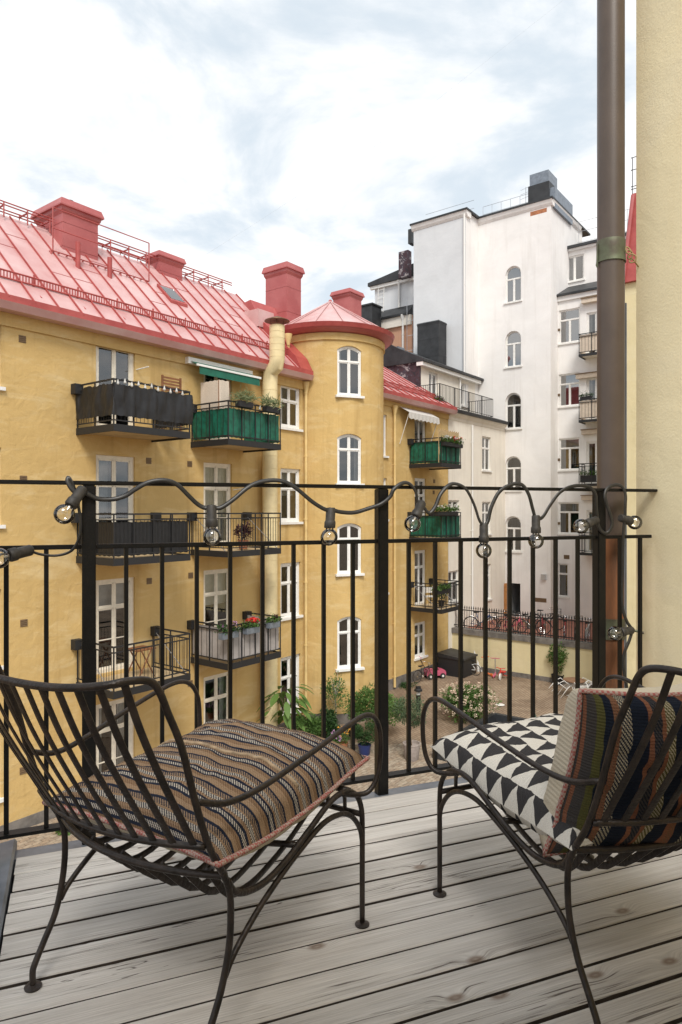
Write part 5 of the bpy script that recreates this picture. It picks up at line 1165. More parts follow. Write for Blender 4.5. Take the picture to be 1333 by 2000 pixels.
m, t, b = newmat('cream_weave'); b.inputs['Roughness'].default_value = .95; uv = N(t, 'ShaderNodeUVMap'); ck, ad = weave_bump(t, b, uv.outputs[0], 200, 300, .7); mx = N(t, 'ShaderNodeMixRGB', inp={'Color1': (.42, .36, .26, 1), 'Color2': (.62, .56, .45, 1)}); L(t, ck.outputs['Fac'], mx.inputs['Fac']); L(t, mx.outputs[0], b.inputs['Base Color']); M['cream_weave'] = m
m, t, b = newmat('red_white_piping'); b.inputs['Roughness'].default_value = .95
g = N(t, 'ShaderNodeNewGeometry'); ck = N(t, 'ShaderNodeTexChecker', inp={'Color1': (.30, .085, .075, 1), 'Color2': (.36, .28, .24, 1), 'Scale': 190.0}); L(t, g.outputs['Position'], ck.inputs['Vector']); L(t, ck.outputs[0], b.inputs['Base Color']); M['piping'] = m

M['seam_cloth'] = simple('tan_seam', (.30, .22, .14), .95, var=.3, vscale=60)
def cushion(name, label, loc, rz, place, hx, hy, T_, top, bottom, seed=1, piping=True, puff=.42, T_low=.05, puff_low=None, seam=False):
    """place(x, y, h) -> local point; h is height over the cushion's mid surface"""
    n = 44; off = seed * 13.7
    base = thing(name, label, 'cushion', loc, rz)
    def pt(i, j, sg):
        a, b_ = -1 + 2 * i / n, -1 + 2 * j / n
        pin = 1 - .055 * (1 - a * a) * abs(b_) ** 3; pin2 = 1 - .055 * (1 - b_ * b_) * abs(a) ** 3
        # corners slightly rounded
        x, y = a * hx * pin2, b_ * hy * pin
        e = max(0, (1 - abs(a) ** 2.6)) * max(0, (1 - abs(b_) ** 2.6))
        h = sg * (T_ if sg > 0 else T_low) * e ** (puff if sg > 0 or puff_low is None else puff_low)
        w = .011 * noise.noise(Vector((x * 9 + off, y * 14, sg))) + .005 * noise.noise(Vector((x * 26 + off, y * 40, sg)))
        edge = (1 - e) * e * 4
        h += sg * w * (e ** .4) + sg * .006 * edge * noise.noise(Vector((x * 40 + y * 40 + off, off, 0)))
        return place(x, y, h)
    for sg, mat, nm in ((1, top, 'upper_cover'), (-1, bottom, 'lower_cover')):
        mb = MB(); mb.uv = []
        def arc(row):
            q = [0.0]
            for a_, b_ in zip(row, row[1:]): q.append(q[-1] + (b_ - a_).length)
            return [x_ / q[-1] for x_ in q]
        au = arc([pt(i, n // 2, sg) for i in range(n + 1)]); av = arc([pt(n // 2, j, sg) for j in range(n + 1)])
        for j in range(n + 1):
            for i in range(n + 1): mb.v.append(tuple(pt(i, j, sg))); mb.uv.append((au[i], av[j]))
        for j in range(n):
            for i in range(n): q = (j * (n + 1) + i, j * (n + 1) + i + 1, (j + 1) * (n + 1) + i + 1, (j + 1) * (n + 1) + i); mb.f.append(q if sg > 0 else q[::-1]); mb.mi.append(0)
        mb.build(nm, mat, base, smooth=True, local=True, fix=False)
    if piping:
        ring = [pt(i, 0, 0) for i in range(n)] + [pt(n, j, 0) for j in range(n)] + [pt(n - i, n, 0) for i in range(n)] + [pt(0, n - j, 0) for j in range(n)]
        mb = MB(); mb.tube(ring, .0055, 6, closed=True); mb.build('piping', M['piping'], base, smooth=True, local=True)
    if seam:
        mb = MB(); mb.tube([pt(i, n * .53, 1) + Vector((0, 0, .001 + .002 * noise.noise(Vector((i * .7, 1, 1))))) for i in range(2, n - 1)], .0042, 6); mb.build('seam', M['seam_cloth'], base, smooth=True, local=True)
    return base
def seat_z(y): 
    tb = [(-.1, .37), (.0, .345), (.06, .322), (.125, .30), (.185, .292), (.255, .304), (.33, .330), (.42, .362), (.5, .368), (.62, .372)]
    for (a, za), (b_, zb_) in zip(tb, tb[1:]):
        if a <= y <= b_: return za + (zb_ - za) * (y - a) / (b_ - a)
    return tb[0][1] if y < tb[0][0] else tb[-1][1]
def seat_s(y): return sum(seat_z(y + d) for d in (-.08, -.04, 0, .04, .08)) / 5
def curve_at(tb, y):
    def g(y):
        for (a, za), (b_, zb_) in zip(tb, tb[1:]):
            if a <= y <= b_: return za + (zb_ - za) * (y - a) / (b_ - a)
        return tb[0][1] if y < tb[0][0] else tb[-1][1]
    return sum(g(y + d) for d in (-.06, -.03, 0, .03, .06)) / 5
LCURVE = [(.0, .385), (.14, .362), (.24, .356), (.40, .364), (.52, .39), (.62, .405)]
RCURVE = [(.03, .345), (.19, .338), (.33, .332), (.44, .345), (.55, .362), (.62, .38)]
cushion('seat_cushion', 'brown and navy striped woven seat cushion on the left iron chair', (-.4513, 1.3243, DZ), R(-31.5), lambda x, y, h: Vector((x, .31 + y, curve_at(LCURVE, .31 + y) + h)), .25, .275, .095, M['stripe_brown'], M['cream_weave'], 3, T_low=.055, puff=.46, seam=True)
cushion('seat_cushion', 'black and white triangle patterned seat cushion on the right iron chair', (.706, 1.385, DZ), R(22.8), lambda x, y, h: Vector((x, .335 + y, curve_at(RCURVE, .335 + y) + h)), .248, .275, .095, M['triangles'], M['triangles'], 5, piping=False, puff=.38, T_low=.04)
tl = R(17)
cushion('back_cushion', 'multicolour striped back cushion with red piping on the right iron chair', (.706, 1.385, DZ), R(22.8), lambda x, y, h: Vector((x, .105 - .085 * (1 - (x / .25) ** 2) - math.sin(tl) * y - math.cos(tl) * h, .485 + math.cos(tl) * y - math.sin(tl) * h * .3 - .02 * (abs(x) / .25) ** 4 * (y < -.1))), .24, .185, .075, M['stripe_multi'], M['cream_weave'], 8, T_low=.115, puff_low=.26)
# ------------------------------------------------------------------ plants
def leaf_mat(name, c, c2):
    m, t, b = newmat(name); b.inputs['Roughness'].default_value = .55; b.inputs['Specular IOR Level'].default_value = .35
    g = N(t, 'ShaderNodeNewGeometry'); n = N(t, 'ShaderNodeTexNoise', inp={'Scale': 5.0, 'Detail': 2.0}); L(t, g.outputs['Position'], n.inputs['Vector'])
    ri = N(t, 'ShaderNodeMath', operation='ADD'); L(t, g.outputs['Random Per Island'], ri.inputs[0]); L(t, n.outputs['Fac'], ri.inputs[1])
    mr = N(t, 'ShaderNodeMapRange', inp={1: .4, 2: 1.6}); L(t, ri.outputs[0], mr.inputs[0])
    mx = N(t, 'ShaderNodeMixRGB', inp={'Color1': rgba(c), 'Color2': rgba(c2)}); L(t, mr.outputs[0], mx.inputs['Fac']); L(t, mx.outputs[0], b.inputs['Base Color'])
    tr = N(t, 'ShaderNodeBsdfTranslucent'); L(t, mx.outputs[0], tr.inputs['Color']); ms = N(t, 'ShaderNodeMixShader', inp={'Fac': .3}); L(t, b.outputs[0], ms.inputs[1]); L(t, tr.outputs[0], ms.inputs[2]); L(t, ms.outputs[0], t.nodes['Material Output'].inputs['Surface']); return m
M['leaf'] = leaf_mat('mid_green_leaves', (.045, .10, .020), (.13, .24, .055)); M['leaf_dark'] = leaf_mat('dark_green_leaves', (.022, .055, .016), (.06, .13, .035)); M['leaf_olive'] = leaf_mat('grey_green_leaves', (.055, .095, .045), (.14, .20, .10)); M['leaf_big'] = leaf_mat('large_fresh_leaves', (.075, .15, .03), (.17, .28, .07)); M['leaf_purple'] = leaf_mat('purple_leaves', (.035, .012, .016), (.10, .03, .04)); M['lavender'] = leaf_mat('lavender_stems', (.12, .17, .06), (.26, .28, .14))
M['pink'] = simple('pink_hydrangea', (.60, .40, .32), .8, c2=(.62, .56, .40), vscale=6); M['redflower'] = simple('red_geranium', (.62, .02, .015), .7, var=.2, vscale=20); M['whiteflower'] = simple('white_petals', (.75, .72, .70), .8); M['lilac'] = simple('lilac_petals', (.45, .25, .42), .8); M['orangeflower'] = simple('orange_petals', (.75, .36, .04), .8)
def leaf(mb, c, d, up, l, w):
    d = d.normalized(); sd = d.cross(up); sd = sd.normalized() if sd.length > 1e-4 else d.orthogonal().normalized(); nn = sd.cross(d)
    mb.add([c, c + d * l * .5 + sd * w * .5 - nn * l * .06, c + d * l - nn * l * .16, c + d * l * .5 - sd * w * .5 - nn * l * .06, c + d * l * .52 + nn * l * .02], [(0, 1, 4), (1, 2, 4), (2, 3, 4), (3, 0, 4)])
def crown(parent, c, rad, n, ls, mat, seed, name='crown', clumps=9, hollow=.45, aspect=.5, up=.25):
    r = random.Random(seed); mb = MB(); c = Vector(c); cl = []
    for k in range(clumps):
        while True:
            q = Vector((r.uniform(-1, 1), r.uniform(-1, 1), r.uniform(-1, 1)))
            if hollow < q.length < 1: break
        cl.append((q * .72, r.uniform(.28, .5)))
    for k in range(n):
        q0, rr_ = r.choice(cl); dv = Vector((r.gauss(0, 1), r.gauss(0, 1), r.gauss(0, 1))).normalized()
        q = q0 + dv * rr_ * (r.random() ** .4); pos = c + Vector((q.x * rad[0], q.y * rad[1], q.z * rad[2]))
        d = (dv + Vector((r.gauss(0, .5), r.gauss(0, .5), r.gauss(0, .5) + up))).normalized(); leaf(mb, pos, d, Vector((r.gauss(0, .5), r.gauss(0, .5), 1)), ls * r.uniform(.6, 1.3), ls * aspect * r.uniform(.8, 1.2))
    return mb.build(name, mat, parent, fix=False)
def twigs(parent, base, c, rad, mat, n, seed, r0=.02, name='trunk'):
    r = random.Random(seed); mb = MB(); base = Vector(base); c = Vector(c)
    mid = base.lerp(c, .45) + Vector((r.uniform(-.03, .03), r.uniform(-.03, .03), 0)); mb.tube(smooth_path([base, mid, c], 4), [r0 * (1 - .5 * i / 8) for i in range(9)], 7)
    for k in range(n):
        q = Vector((r.uniform(-1, 1), r.uniform(-1, 1), r.uniform(-.2, 1))).normalized(); st = base.lerp(c, r.uniform(.5, 1)); e = c + Vector((q.x * rad[0], q.y * rad[1], q.z * rad[2])) * .75
        mb.tube(smooth_path([st, st.lerp(e, .5) + Vector((0, 0, .04)), e], 3), [r0 * .45, r0 * .4, r0 * .35, r0 * .3, r0 * .25, r0 * .2, r0 * .15], 5)
    return mb.build(name, mat, parent, smooth=True)
def pot(parent, c, r, h, mat, soil=True, name='pot'):
    p = MB(); p.lathe(c, [(0, 0), (r * .72, 0), (r * .78, .02), (r * .98, h * .9), (r * 1.04, h * .92), (r * 1.04, h), (r * .92, h), (r * .9, h * .85), (0, h * .85)], 20); o = p.build(name, mat, parent, smooth='auto'); return o
def at(px, Z, z=0.0): q = ray(px, HY) * Z; return Vector((q.x, q.y, z))
def zat(py, Z): return H + (HY - py) * Z / F
def bush(name, label, px, Z, rx, rz_, n, ls, mat, seed, cz=None, base=0.0, stems=7, clumps=11, group='courtyard plants'):
    q = at(px, Z, base); t_ = thing(name, label, 'plant', tuple(q), group=group); c = q + Vector((0, 0, cz if cz else rz_ * .9))
    crown(t_, c, (rx, rx, rz_), n, ls, mat, seed, clumps=clumps, name='foliage'); twigs(t_, q, c, (rx, rx, rz_), M['bark'], stems, seed, .012, name='stem'); return t_
# large-leaved plant by the flue
q = at(556, 21.7); bl = thing('large_leaved_plant', 'tall plant with large drooping light green leaves beside the cream flue', 'plant', tuple(q), group='courtyard plants')
twigs(bl, q, q + Vector((0, 0, 1.45)), (.5, .4, .4), M['bark'], 8, 5, .022, name='stem'); r_ = random.Random(4)
for k in range(70):
    a = r_.uniform(0, 6.28); hgt = r_.uniform(.75, 1.85); rad = r_.uniform(.08, .55) * (1.2 - abs(hgt - 1.3) * .4); c = q + Vector((math.cos(a) * rad, math.sin(a) * rad, hgt)); d = Vector((math.cos(a), math.sin(a), r_.uniform(-.75, -.05))); l = r_.uniform(.3, .52)
    mb = MB(); d.normalize(); sd = d.cross(Vector((0, 0, 1))).normalized(); n_ = 6; w_ = l * .46
    for i in range(n_ + 1):
        tt = i / n_; ww = w_ * math.sin(math.pi * min(1, tt * .93 + .05)) ** .8; cc = c + d * l * tt - Vector((0, 0, l * .35 * tt * tt)); mb.v += [tuple(cc - sd * ww * .5 + Vector((0, 0, .018))), tuple(cc), tuple(cc + sd * ww * .5 + Vector((0, 0, .018)))]
    for i in range(n_):
        for j in (0, 1): mb.f.append((i * 3 + j, i * 3 + j + 1, i * 3 + 4 + j, i * 3 + 3 + j)); mb.mi.append(0)
    mb.build('leaf', M['leaf_big'], bl, smooth=True, fix=False)
bush('leafy_bush', 'low dense green bush at the foot of the large leaved plant', 592, 21.6, .66, .62, 4200, .075, M['leaf'], 21, cz=.55)
bush('fern_clump', 'dark clump of narrow leaves in front of the tower wall', 640, 22.3, .48, .52, 1500, .13, M['leaf_dark'], 22, cz=.42)
q = at(655, 22.9); t_ = thing('young_tree', 'slim young tree with pale trunk against the rounded tower', 'tree', tuple(q), group='courtyard plants'); M['birch'] = simple('pale_bark', (.5, .46, .4), .9, var=.2, vscale=12)
twigs(t_, q, q + Vector((0, 0, 1.45)), (.34, .34, .75), M['birch'], 10, 23, .022); crown(t_, q + Vector((-.02, 0, 1.5)), (.46, .46, .72), 850, .085, M['leaf'], 23, clumps=10, hollow=.3)
bush('leafy_bush', 'tall rounded green bush behind the middle railing post', 716, 21.9, .85, .8, 5200, .085, M['leaf'], 24, cz=1.0)
bush('leafy_bush', 'light green bush right of the middle railing post, beside the tower', 758, 22.4, .5, .6, 1900, .085, M['leaf_big'], 26, cz=.95)
bush('leafy_bush', 'dark green fine leaved bush in the blue pot', 712, 20.7, .44, .34, 2400, .06, M['leaf_dark'], 25, cz=.34, base=.34, group='courtyard plants')
q = at(712, 20.7); bp_ = thing('blue_pot', 'blue glazed pot under the fine leaved bush', 'pot', tuple(q)); M['blueglaze'] = simple('blue_glaze', (.02, .035, .13), .3); pot(bp_, q, .2, .34, M['blueglaze'])
for (px, Z, mt, lb, cat_) in ((655, 20.9, 'lilac', 'small lilac flowering plant on the paving beside the blue pot', 'lilac'), (671, 21.2, 'orangeflower', 'small orange flowering plant behind the lilac flowers', 'orange'), (425, 19.0, 'redflower', 'red flowering plant by the ground floor door behind the striped cushion', 'red')):
    q = at(px, Z); t_ = thing('flowering_plant', lb, 'plant', tuple(q), group='courtyard plants'); pot(t_, q, .14, .22, M['terracotta']); h_ = .55 if cat_ != 'red' else .72
    crown(t_, q + Vector((0, 0, h_ * .7)), (.2, .2, .26), 420, .06, M['leaf'], 40 + int(px), name='foliage'); mb = MB(); rr_ = random.Random(int(px))
    for k in range(16):
        c = q + Vector((rr_.uniform(-.2, .2), rr_.uniform(-.2, .2), h_ + rr_.uniform(-.12, .18)))
        for j in range(7): leaf(mb, c, Vector((rr_.gauss(0, 1), rr_.gauss(0, 1), rr_.gauss(.5, .6))), Vector((0, 0, 1)), .05, .04)
    mb.build('flowers', M[mt], t_, fix=False, kind='stuff')
for (px, Z, cc) in ((612, 22.0, .16), (690, 22.5, .2)): q = at(px, Z); t_ = thing('plant_pot', 'empty dark pot standing among the plants by the tower' if px < 650 else 'tall dark pot half hidden behind the plants by the tower', 'pot', tuple(q)); pot(t_, q, cc, .36, M['blackmatte'])
# clipped olive ball in a stone pot
q = at(804, 20.3); ot = thing('ball_tree', 'clipped grey green ball tree growing in a stone pot', 'tree', tuple(q)); pot(ot, q, .26, .52, M['concrete']); c = q + Vector((-.02, 0, 1.42)); twigs(ot, q + Vector((0, 0, .4)), c, (.5, .5, .4), M['bark'], 12, 31, .022); crown(ot, c, (.62, .62, .46), 2600, .075, M['leaf_olive'], 31, clumps=16, aspect=.38)
# hydrangea
q = at(914, 24.2); hy = thing('hydrangea_bush', 'broad hydrangea bush covered in pale pink flower heads', 'plant', tuple(q)); crown(hy, q + Vector((0, 0, .62)), (.98, .9, .68), 4200, .1, M['leaf'], 33, name='foliage', clumps=22, hollow=.35); twigs(hy, q, q + Vector((0, 0, .5)), (.8, .8, .5), M['bark'], 12, 33, .014, name='stem')
mb = MB(); rr_ = random.Random(9)
for k in range(210):
    while True:
        d = Vector((rr_.gauss(0, 1), rr_.gauss(0, 1), rr_.gauss(.15, .8))).normalized()
        if d.z > -.35: break
    c = q + Vector((d.x * 1.0, d.y * .95, .6 + d.z * .72)) * 1.0; c += Vector((rr_.uniform(-.08, .08), rr_.uniform(-.08, .08), rr_.uniform(-.06, .06))); fr_ = rr_.uniform(.045, .085)
    for j in range(16): dd = Vector((rr_.gauss(0, 1), rr_.gauss(0, 1), rr_.gauss(.2, 1))).normalized(); leaf(mb, c + dd * fr_ * .55, dd + Vector((rr_.gauss(0, .6), rr_.gauss(0, .6), rr_.gauss(0, .6))), Vector((0, 0, 1)), fr_ * .5, fr_ * .7)
mb.build('flower_heads', M['pink'], hy, fix=False, kind='stuff')
# small tree in a dark pot by the retaining wall
q = at(1089, 29.2); pt_ = thing('potted_tree', 'small leafy tree in a black pot against the retaining wall', 'tree', tuple(q)); pot(pt_, q, .26, .4, M['blackmatte']); c = q + Vector((0, 0, 1.15)); twigs(pt_, q + Vector((0, 0, .3)), c, (.5, .5, .5), M['bark'], 10, 37, .02); crown(pt_, c, (.5, .5, .62), 1100, .1, M['leaf'], 37, clumps=12)
bush('weed_tuft', 'bright green weed growing at the foot of the yellow wall', 130, 15.75, .26, .13, 260, .1, M['leaf_big'], 38, cz=.12, stems=3)
bush('weed_tuft', 'green weed between brown rain pipe and yellow wall', 1228, 9.5, .25, .5, 300, .09, M['leaf'], 39, cz=.5, stems=3)
bush('low_weeds', 'low dark weeds along the plinth by the parked bicycle', 795, 28.6, .5, .1, 500, .07, M['leaf_dark'], 41, cz=.08, stems=2)

# ------------------------------------------------------------------ courtyard furniture
q = at(817, 25.2); bo = thing('bollard_lamp', 'black bollard lamp with a pale band on the paving', 'lamp', tuple(q)); p = MB(); p.lathe(q, [(0, 0), (.085, 0), (.085, .62), (.09, .63)], 16); p.build('post', M['blackmatte'], bo, smooth='auto')
p = MB(); p.lathe(q, [(.08, .63), (.08, .75)], 16); p.build('light_band', M['curtain'], bo, smooth=True); p = MB(); p.lathe(q, [(.08, .75), (.15, .76), (.15, .82), (.1, .86), (.1, .93), (0, .95)], 16); p.build('cap', M['blackmatte'], bo, smooth='auto')
# raised dark planter box seen from above
qc = ground_pt(963, 1391, .42); BX = Plane((qc.x, qc.y), -U, NN); pb = thing('sunken_skylight_box', 'low dark open box with raised rim on the paving behind the triangle cushion', 'planter', tuple(BX(1.5, 0, 1)))
for (a, b_, c, d) in ((0, 4.2, 0, .16), (0, 4.2, 2.24, 2.4), (0, .16, .165, 2.235), (4.04, 4.2, .165, 2.235)): p = MB(); p.box(BX, a, b_, 0, .42, c, d); p.build('rim', M['blackroof'], pb)
p = MB(); p.box(BX, .165, 4.035, .02, .06, .165, 2.235); p.build('bottom_sheet', M['greysheet'], pb)
# closed parasol
q = at(1043, 17.9); ps = thing('closed_parasol', 'closed green parasol with pale tip in front of the dark box', 'parasol', tuple(q)); p = MB(); p.tube([q, q + Vector((0, 0, 2.2))], .02, 8); p.build('pole', M['whitepaint'], ps)
p = MB(); n = 24
for j, (z_, r0) in enumerate(((.75, .17), (1.1, .16), (1.6, .11), (2.0, .06), (2.12, .028))):
    for k in range(n): a = 2 * math.pi * k / n; rr_ = r0 * (1 + .25 * math.cos(k * math.pi * 2 / 3)); p.v.append((q.x + rr_ * math.cos(a), q.y + rr_ * math.sin(a), z_))
for j in range(4):
    for k in range(n): p.f.append((j * n + k, j * n + (k + 1) % n, (j + 1) * n + (k + 1) % n, (j + 1) * n + k)); p.mi.append(0)
M['parasol'] = simple('green_parasol', (.05, .10, .07), .85); p.build('canopy', M['parasol'], ps, smooth=True); p = MB(); p.lathe(q, [(.03, 2.1), (.035, 2.16), (.015, 2.24), (0, 2.25)], 10); p.build('tip', M['whitepaint'], ps, smooth='auto')
# round table with white chairs tipped against it
q = ground_pt(1122, 1362); tb_ = thing('round_table', 'round brown garden table with white chairs tipped against it', 'table', tuple(q)); M['teak'] = simple('brown_teak', (.22, .12, .065), .7, var=.2)
p = MB(); p.lathe(q, [(0, .66), (.42, .66), (.43, .675), (.43, .69), (.42, .70), (0, .70)], 28); p.build('table_top', M['teak'], tb_, smooth='auto'); p = MB(); p.tube([q, q + Vector((0, 0, .66))], .03, 8); p.build('leg', M['whitepaint'], tb_)
for k in range(3): a = k * 2.1 + .4; p = MB(); p.tube([q + Vector((0, 0, .12)), q + Vector((.3 * math.cos(a), .3 * math.sin(a), .015))], .018, 6); p.build('foot', M['whitepaint'], tb_)
def tipped_chair(a, label):
    """white tube chair, its back leaning on the table edge, front legs in the air"""
    c = thing('garden_chair', label, 'chair', (q.x + .62 * math.cos(a), q.y + .62 * math.sin(a), 0), a - math.pi / 2, 'white tube chairs round the table'); tilt = R(38)
    ro_ = lambda x, y, z: Vector((x, (y + .22) * math.cos(tilt) - z * math.sin(tilt) * -1 * -1 + .0, z * math.cos(tilt) + (y + .22) * math.sin(tilt) + .01))
    def tb2(pts, nm, r=.014): mb = MB(); mb.tube([ro_(*w) for w in pts], r, 6); mb.build(nm, M['whitepaint'], c, smooth=True, local=True)
    for sx in (-.21, .21):
        tb2([(sx, .22, 0), (sx, .2, .44)], 'leg'); tb2([(sx, -.22, 0), (sx, -.2, .44), (sx, -.26, .84)], 'leg'); tb2([(sx, -.2, .44), (sx, .2, .44)], 'seat_rail'); tb2([(sx, -.24, .64), (sx * 1.1, .1, .64), (sx * 1.1, .2, .44)], 'armrest')
    tb2([(-.21, -.26, .84), (.21, -.26, .84)], 'back_rail')
    for k in range(5): x = -.14 + .07 * k; tb2([(x, -.2, .46), (x, -.255, .83)], 'back_slat', .008)
    for k in range(7): y = -.16 + .055 * k; tb2([(-.21, y, .445), (.21, y, .445)], 'seat_slat', .009)
    tb2([(-.21, .2, .44), (.21, .2, .44)], 'seat_rail')
tipped_chair(math.pi, 'white tube garden chair tipped on the left of the round table'); tipped_chair(0.1, 'white tube garden chair tipped on the right of the round table'); tipped_chair(-1.45, 'white tube garden chair tipped on the near side of the round table')
# storage box in the corner
q = A(17.85, 0, .75); SBX = Plane((q.x, q.y), U, NN); sbx = thing('storage_box', 'black storage box with sloping lid in the courtyard corner', 'box', tuple(q)); p = MB(); p.box(SBX, -.62, .62, 0, .78, -.55, .75); p.build('body', M['blackmatte'], sbx, bevel=.01); p = MB(); p.prism([SBX(-.66, .783, -.58), SBX(-.66, .98, -.58), SBX(-.66, .86, .8), SBX(-.66, .783, .8)], U.to_3d() * 1.32); p.build('lid', M['blackroof'], sbx)

# ------------------------------------------------------------------ bicycles and toys
def wheel(mb_t, mb_r, c, r, ax, w=.02):
    ring = []
    e1 = Vector((0, 0, 1)); e2 = ax.cross(e1).normalized()
    for k in range(22): a = 2 * math.pi * k / 22; ring.append(c + (e1 * math.cos(a) + e2 * math.sin(a)) * r)
    mb_t.tube(ring, w, 6, closed=True); mb_r.tube([c + (x - c) * .93 for x in ring], w * .45, 4, closed=True)
    for k in range(10): a = 2 * math.pi * k / 10; mb_r.tube([c, c + (e1 * math.cos(a) + e2 * math.sin(a)) * r * .92], .004, 3)
    mb_r.tube([c - ax * .05, c + ax * .05], .02, 6)
def make_bike(label, loc, rz, col, k=1.0, lean=0.06, basket=False, dark=False, group='bicycles parked on the terrace', name='bicycle'):
    b = thing(name, label, 'bicycle', loc, rz, group); S = lambda x, y, z: Vector((x * k + z * k * lean, y * k, z * k)); ax = Vector((1, 0, 0)); r = .335
    for y in (-.53, .53):
        t_, r_ = MB(), MB(); wheel(t_, r_, S(0, y, r + .02), r * k, ax, .02 * k); o = t_.build('wheel', M['rubber'], b, smooth=True, local=True); r_.build('rim', M['chrome'], o, local=True)
    p = MB(); fr = col; T2 = lambda pts, rr=.017: p.tube([S(*w) for w in pts], rr * k, 7)
    T2([(0, .36, .82), (0, -.12, .32)], .02); T2([(0, .33, .90), (0, .38, .72), (0, .53, .355)]); T2([(0, -.12, .32), (0, -.26, .85)]); T2([(0, -.23, .70), (0, .34, .80)]) if not dark else T2([(0, .36, .76), (0, .1, .45), (0, -.15, .40)])
    for sx in (-.05, .05): T2([(sx, -.53, .355), (0, -.12, .32)], .01); T2([(sx, -.53, .355), (0, -.23, .74)], .01)
    p.build('frame', fr, b, smooth=True, local=True)
    p = MB(); p.tube(smooth_path([S(-.28, .12, 1.03), S(-.22, .28, 1.04), S(0, .33, 1.0), S(.22, .28, 1.04), S(.28, .12, 1.03)], 3), .013 * k, 6); p.tube([S(0, .33, .9), S(0, .33, 1.0)], .014 * k, 6); p.build('handlebar', M['chrome'], b, smooth=True, local=True)
    p = MB(); p.add([S(-.1, -.42, .93), S(.1, -.42, .93), S(.025, -.12, .93), S(-.025, -.12, .93), S(-.08, -.40, .87), S(.08, -.40, .87), S(.015, -.14, .89), S(-.015, -.14, .89)], [(0, 1, 2, 3), (7, 6, 5, 4), (0, 4, 5, 1), (1, 5, 6, 2), (2, 6, 7, 3), (3, 7, 4, 0)]); p.tube([S(0, -.26, .84), S(0, -.27, .88)], .012 * k, 6); p.build('saddle', M['rubber'], b, local=True)
    for y in (-.53, .53):
        p = MB(); arc_ = [S(0, y - .355 * math.cos(R(20 + 14 * j)), .355 + .36 * math.sin(R(20 + 14 * j))) for j in range(11)]; p.tube(arc_, .016 * k, 5); p.build('mudguard', fr if not dark else M['chrome'], b, smooth=True, local=True)
    p = MB(); p.lathe(S(.04, -.12, .32), [(0, 0), (.095 * k, 0), (.095 * k, .006), (0, .006)], 16, axis=(1, 0, 0)); p.tube([S(.06, -.12, .32), S(.06, .02, .22)], .008, 5); p.tube([S(-.06, -.12, .32), S(-.06, -.26, .42)], .008, 5); p.build('crank', M['chrome'], b, local=True)
    if basket:
        p = MB()
        for z_ in (.75, .9, 1.02): p.tube([S(-.16, .42, z_), S(.16, .42, z_), S(.16, .68, z_), S(-.16, .68, z_)], .008, 4, closed=True)
        for x, y in ((-.16, .42), (.16, .42), (.16, .68), (-.16, .68), (0, .68), (0, .42)): p.tube([S(x, y, .75), S(x, y, 1.02)], .007, 4)
        p.build('basket', M['blackmatte'], b, local=True)
    return b
PC = {'black': simple('black_bike_paint', (.015, .015, .017), .3), 'pink': simple('pink_bike_paint', (.62, .10, .17), .35), 'red': simple('red_bike_paint', (.42, .03, .035), .35), 'white': simple('white_bike_paint', (.75, .75, .73), .35), 'blue': simple('blue_bike_paint', (.03, .06, .16), .35), 'grey': simple('grey_bike_paint', (.22, .23, .24), .3, metal=.5)}
zv = math.atan2(V.y, V.x) - math.pi / 2          # forward along the fence
zo = math.atan2(-MN.y, -MN.x) - math.pi / 2      # forward away from the fence
bk = [(1.0, -1.0, zv + .5, 'blue', 'dark blue bicycle at the left end of the terrace row, nearest the yellow house'), (1.75, -1.4, zv + .2, 'black', 'black bicycle with front basket, second from the left end of the terrace row'), (2.55, -.95, zv - .1, 'pink', 'pink bicycle standing side-on behind the spiked fence'), (3.05, -1.7, zv + .35, 'black', 'black bicycle parked behind the pink bicycle'), (3.7, -1.2, zo + .5, 'red', 'dark red bicycle just right of the pink bicycle'), (4.15, -1.3, zo + .35, 'white', 'white bicycle in front of the open oak door'), (4.65, -1.25, zo + .3, 'red', 'red bicycle right of the white one before the door'), (5.1, -1.35, zo + .25, 'grey', 'grey bicycle right of the doorway, next to a red one'), (5.55, -1.3, zo + .2, 'white', 'white bicycle in the middle of the terrace row'), (6.05, -1.25, zo + .25, 'black', 'black bicycle right of the middle white one'), (6.5, -1.35, zo + .15, 'grey', 'grey bicycle in the right half of the terrace row'), (6.95, -1.3, zo + .3, 'white', 'white bicycle in the right half of the terrace row'), (7.5, -1.3, zo + .2, 'black', 'black bicycle third from the right end of the terrace row'), (8.1, -1.35, zo + .25, 'blue', 'dark blue bicycle second from the right end of the terrace row'), (8.75, -1.3, zo + .15, 'grey', 'grey bicycle at the right end of the terrace row by the planter')]
for i, (s_, d_, a, c, lb) in enumerate(bk): make_bike(lb, tuple(RW(s_ * 1.06, TZ, d_)), a, PC[c], lean=.05 + .03 * (i % 3), basket=i in (1, 7), dark=i % 2 == 0)
q = RW(4.2, TZ, -3.9); make_bike('black bicycle leaning by the white house wall left of the door', tuple(RW(3.3, TZ, -3.4)), zv + .2, PC['black'], basket=True)
q = RW(9.9, TZ, -.9); t_ = thing('planter_box', 'green leafy plant in a dark box at the right of the bicycle terrace', 'planter', tuple(q)); p = MB(); p.box(RW, 9.4, 10.4, TZ, TZ + .42, -1.15, -.7); p.build('box', M['blackmatte'], t_); crown(t_, q + Vector((0, 0, .65)), (.5, .4, .35), 500, .13, M['leaf_big'], 51, name='foliage')
q = ground_pt(823, 1331); make_bike('small dark bicycle leaning against the yellow wall beside the pink toy car', (q.x + .1, q.y, 0), R(-50), PC['black'], .78, group='bicycles and toys in the courtyard')
q = ground_pt(913, 1318); make_bike("child's white bicycle leaning at the retaining wall", (q.x, q.y, 0), R(60), PC['white'], .72, .12, group='bicycles and toys in the courtyard')
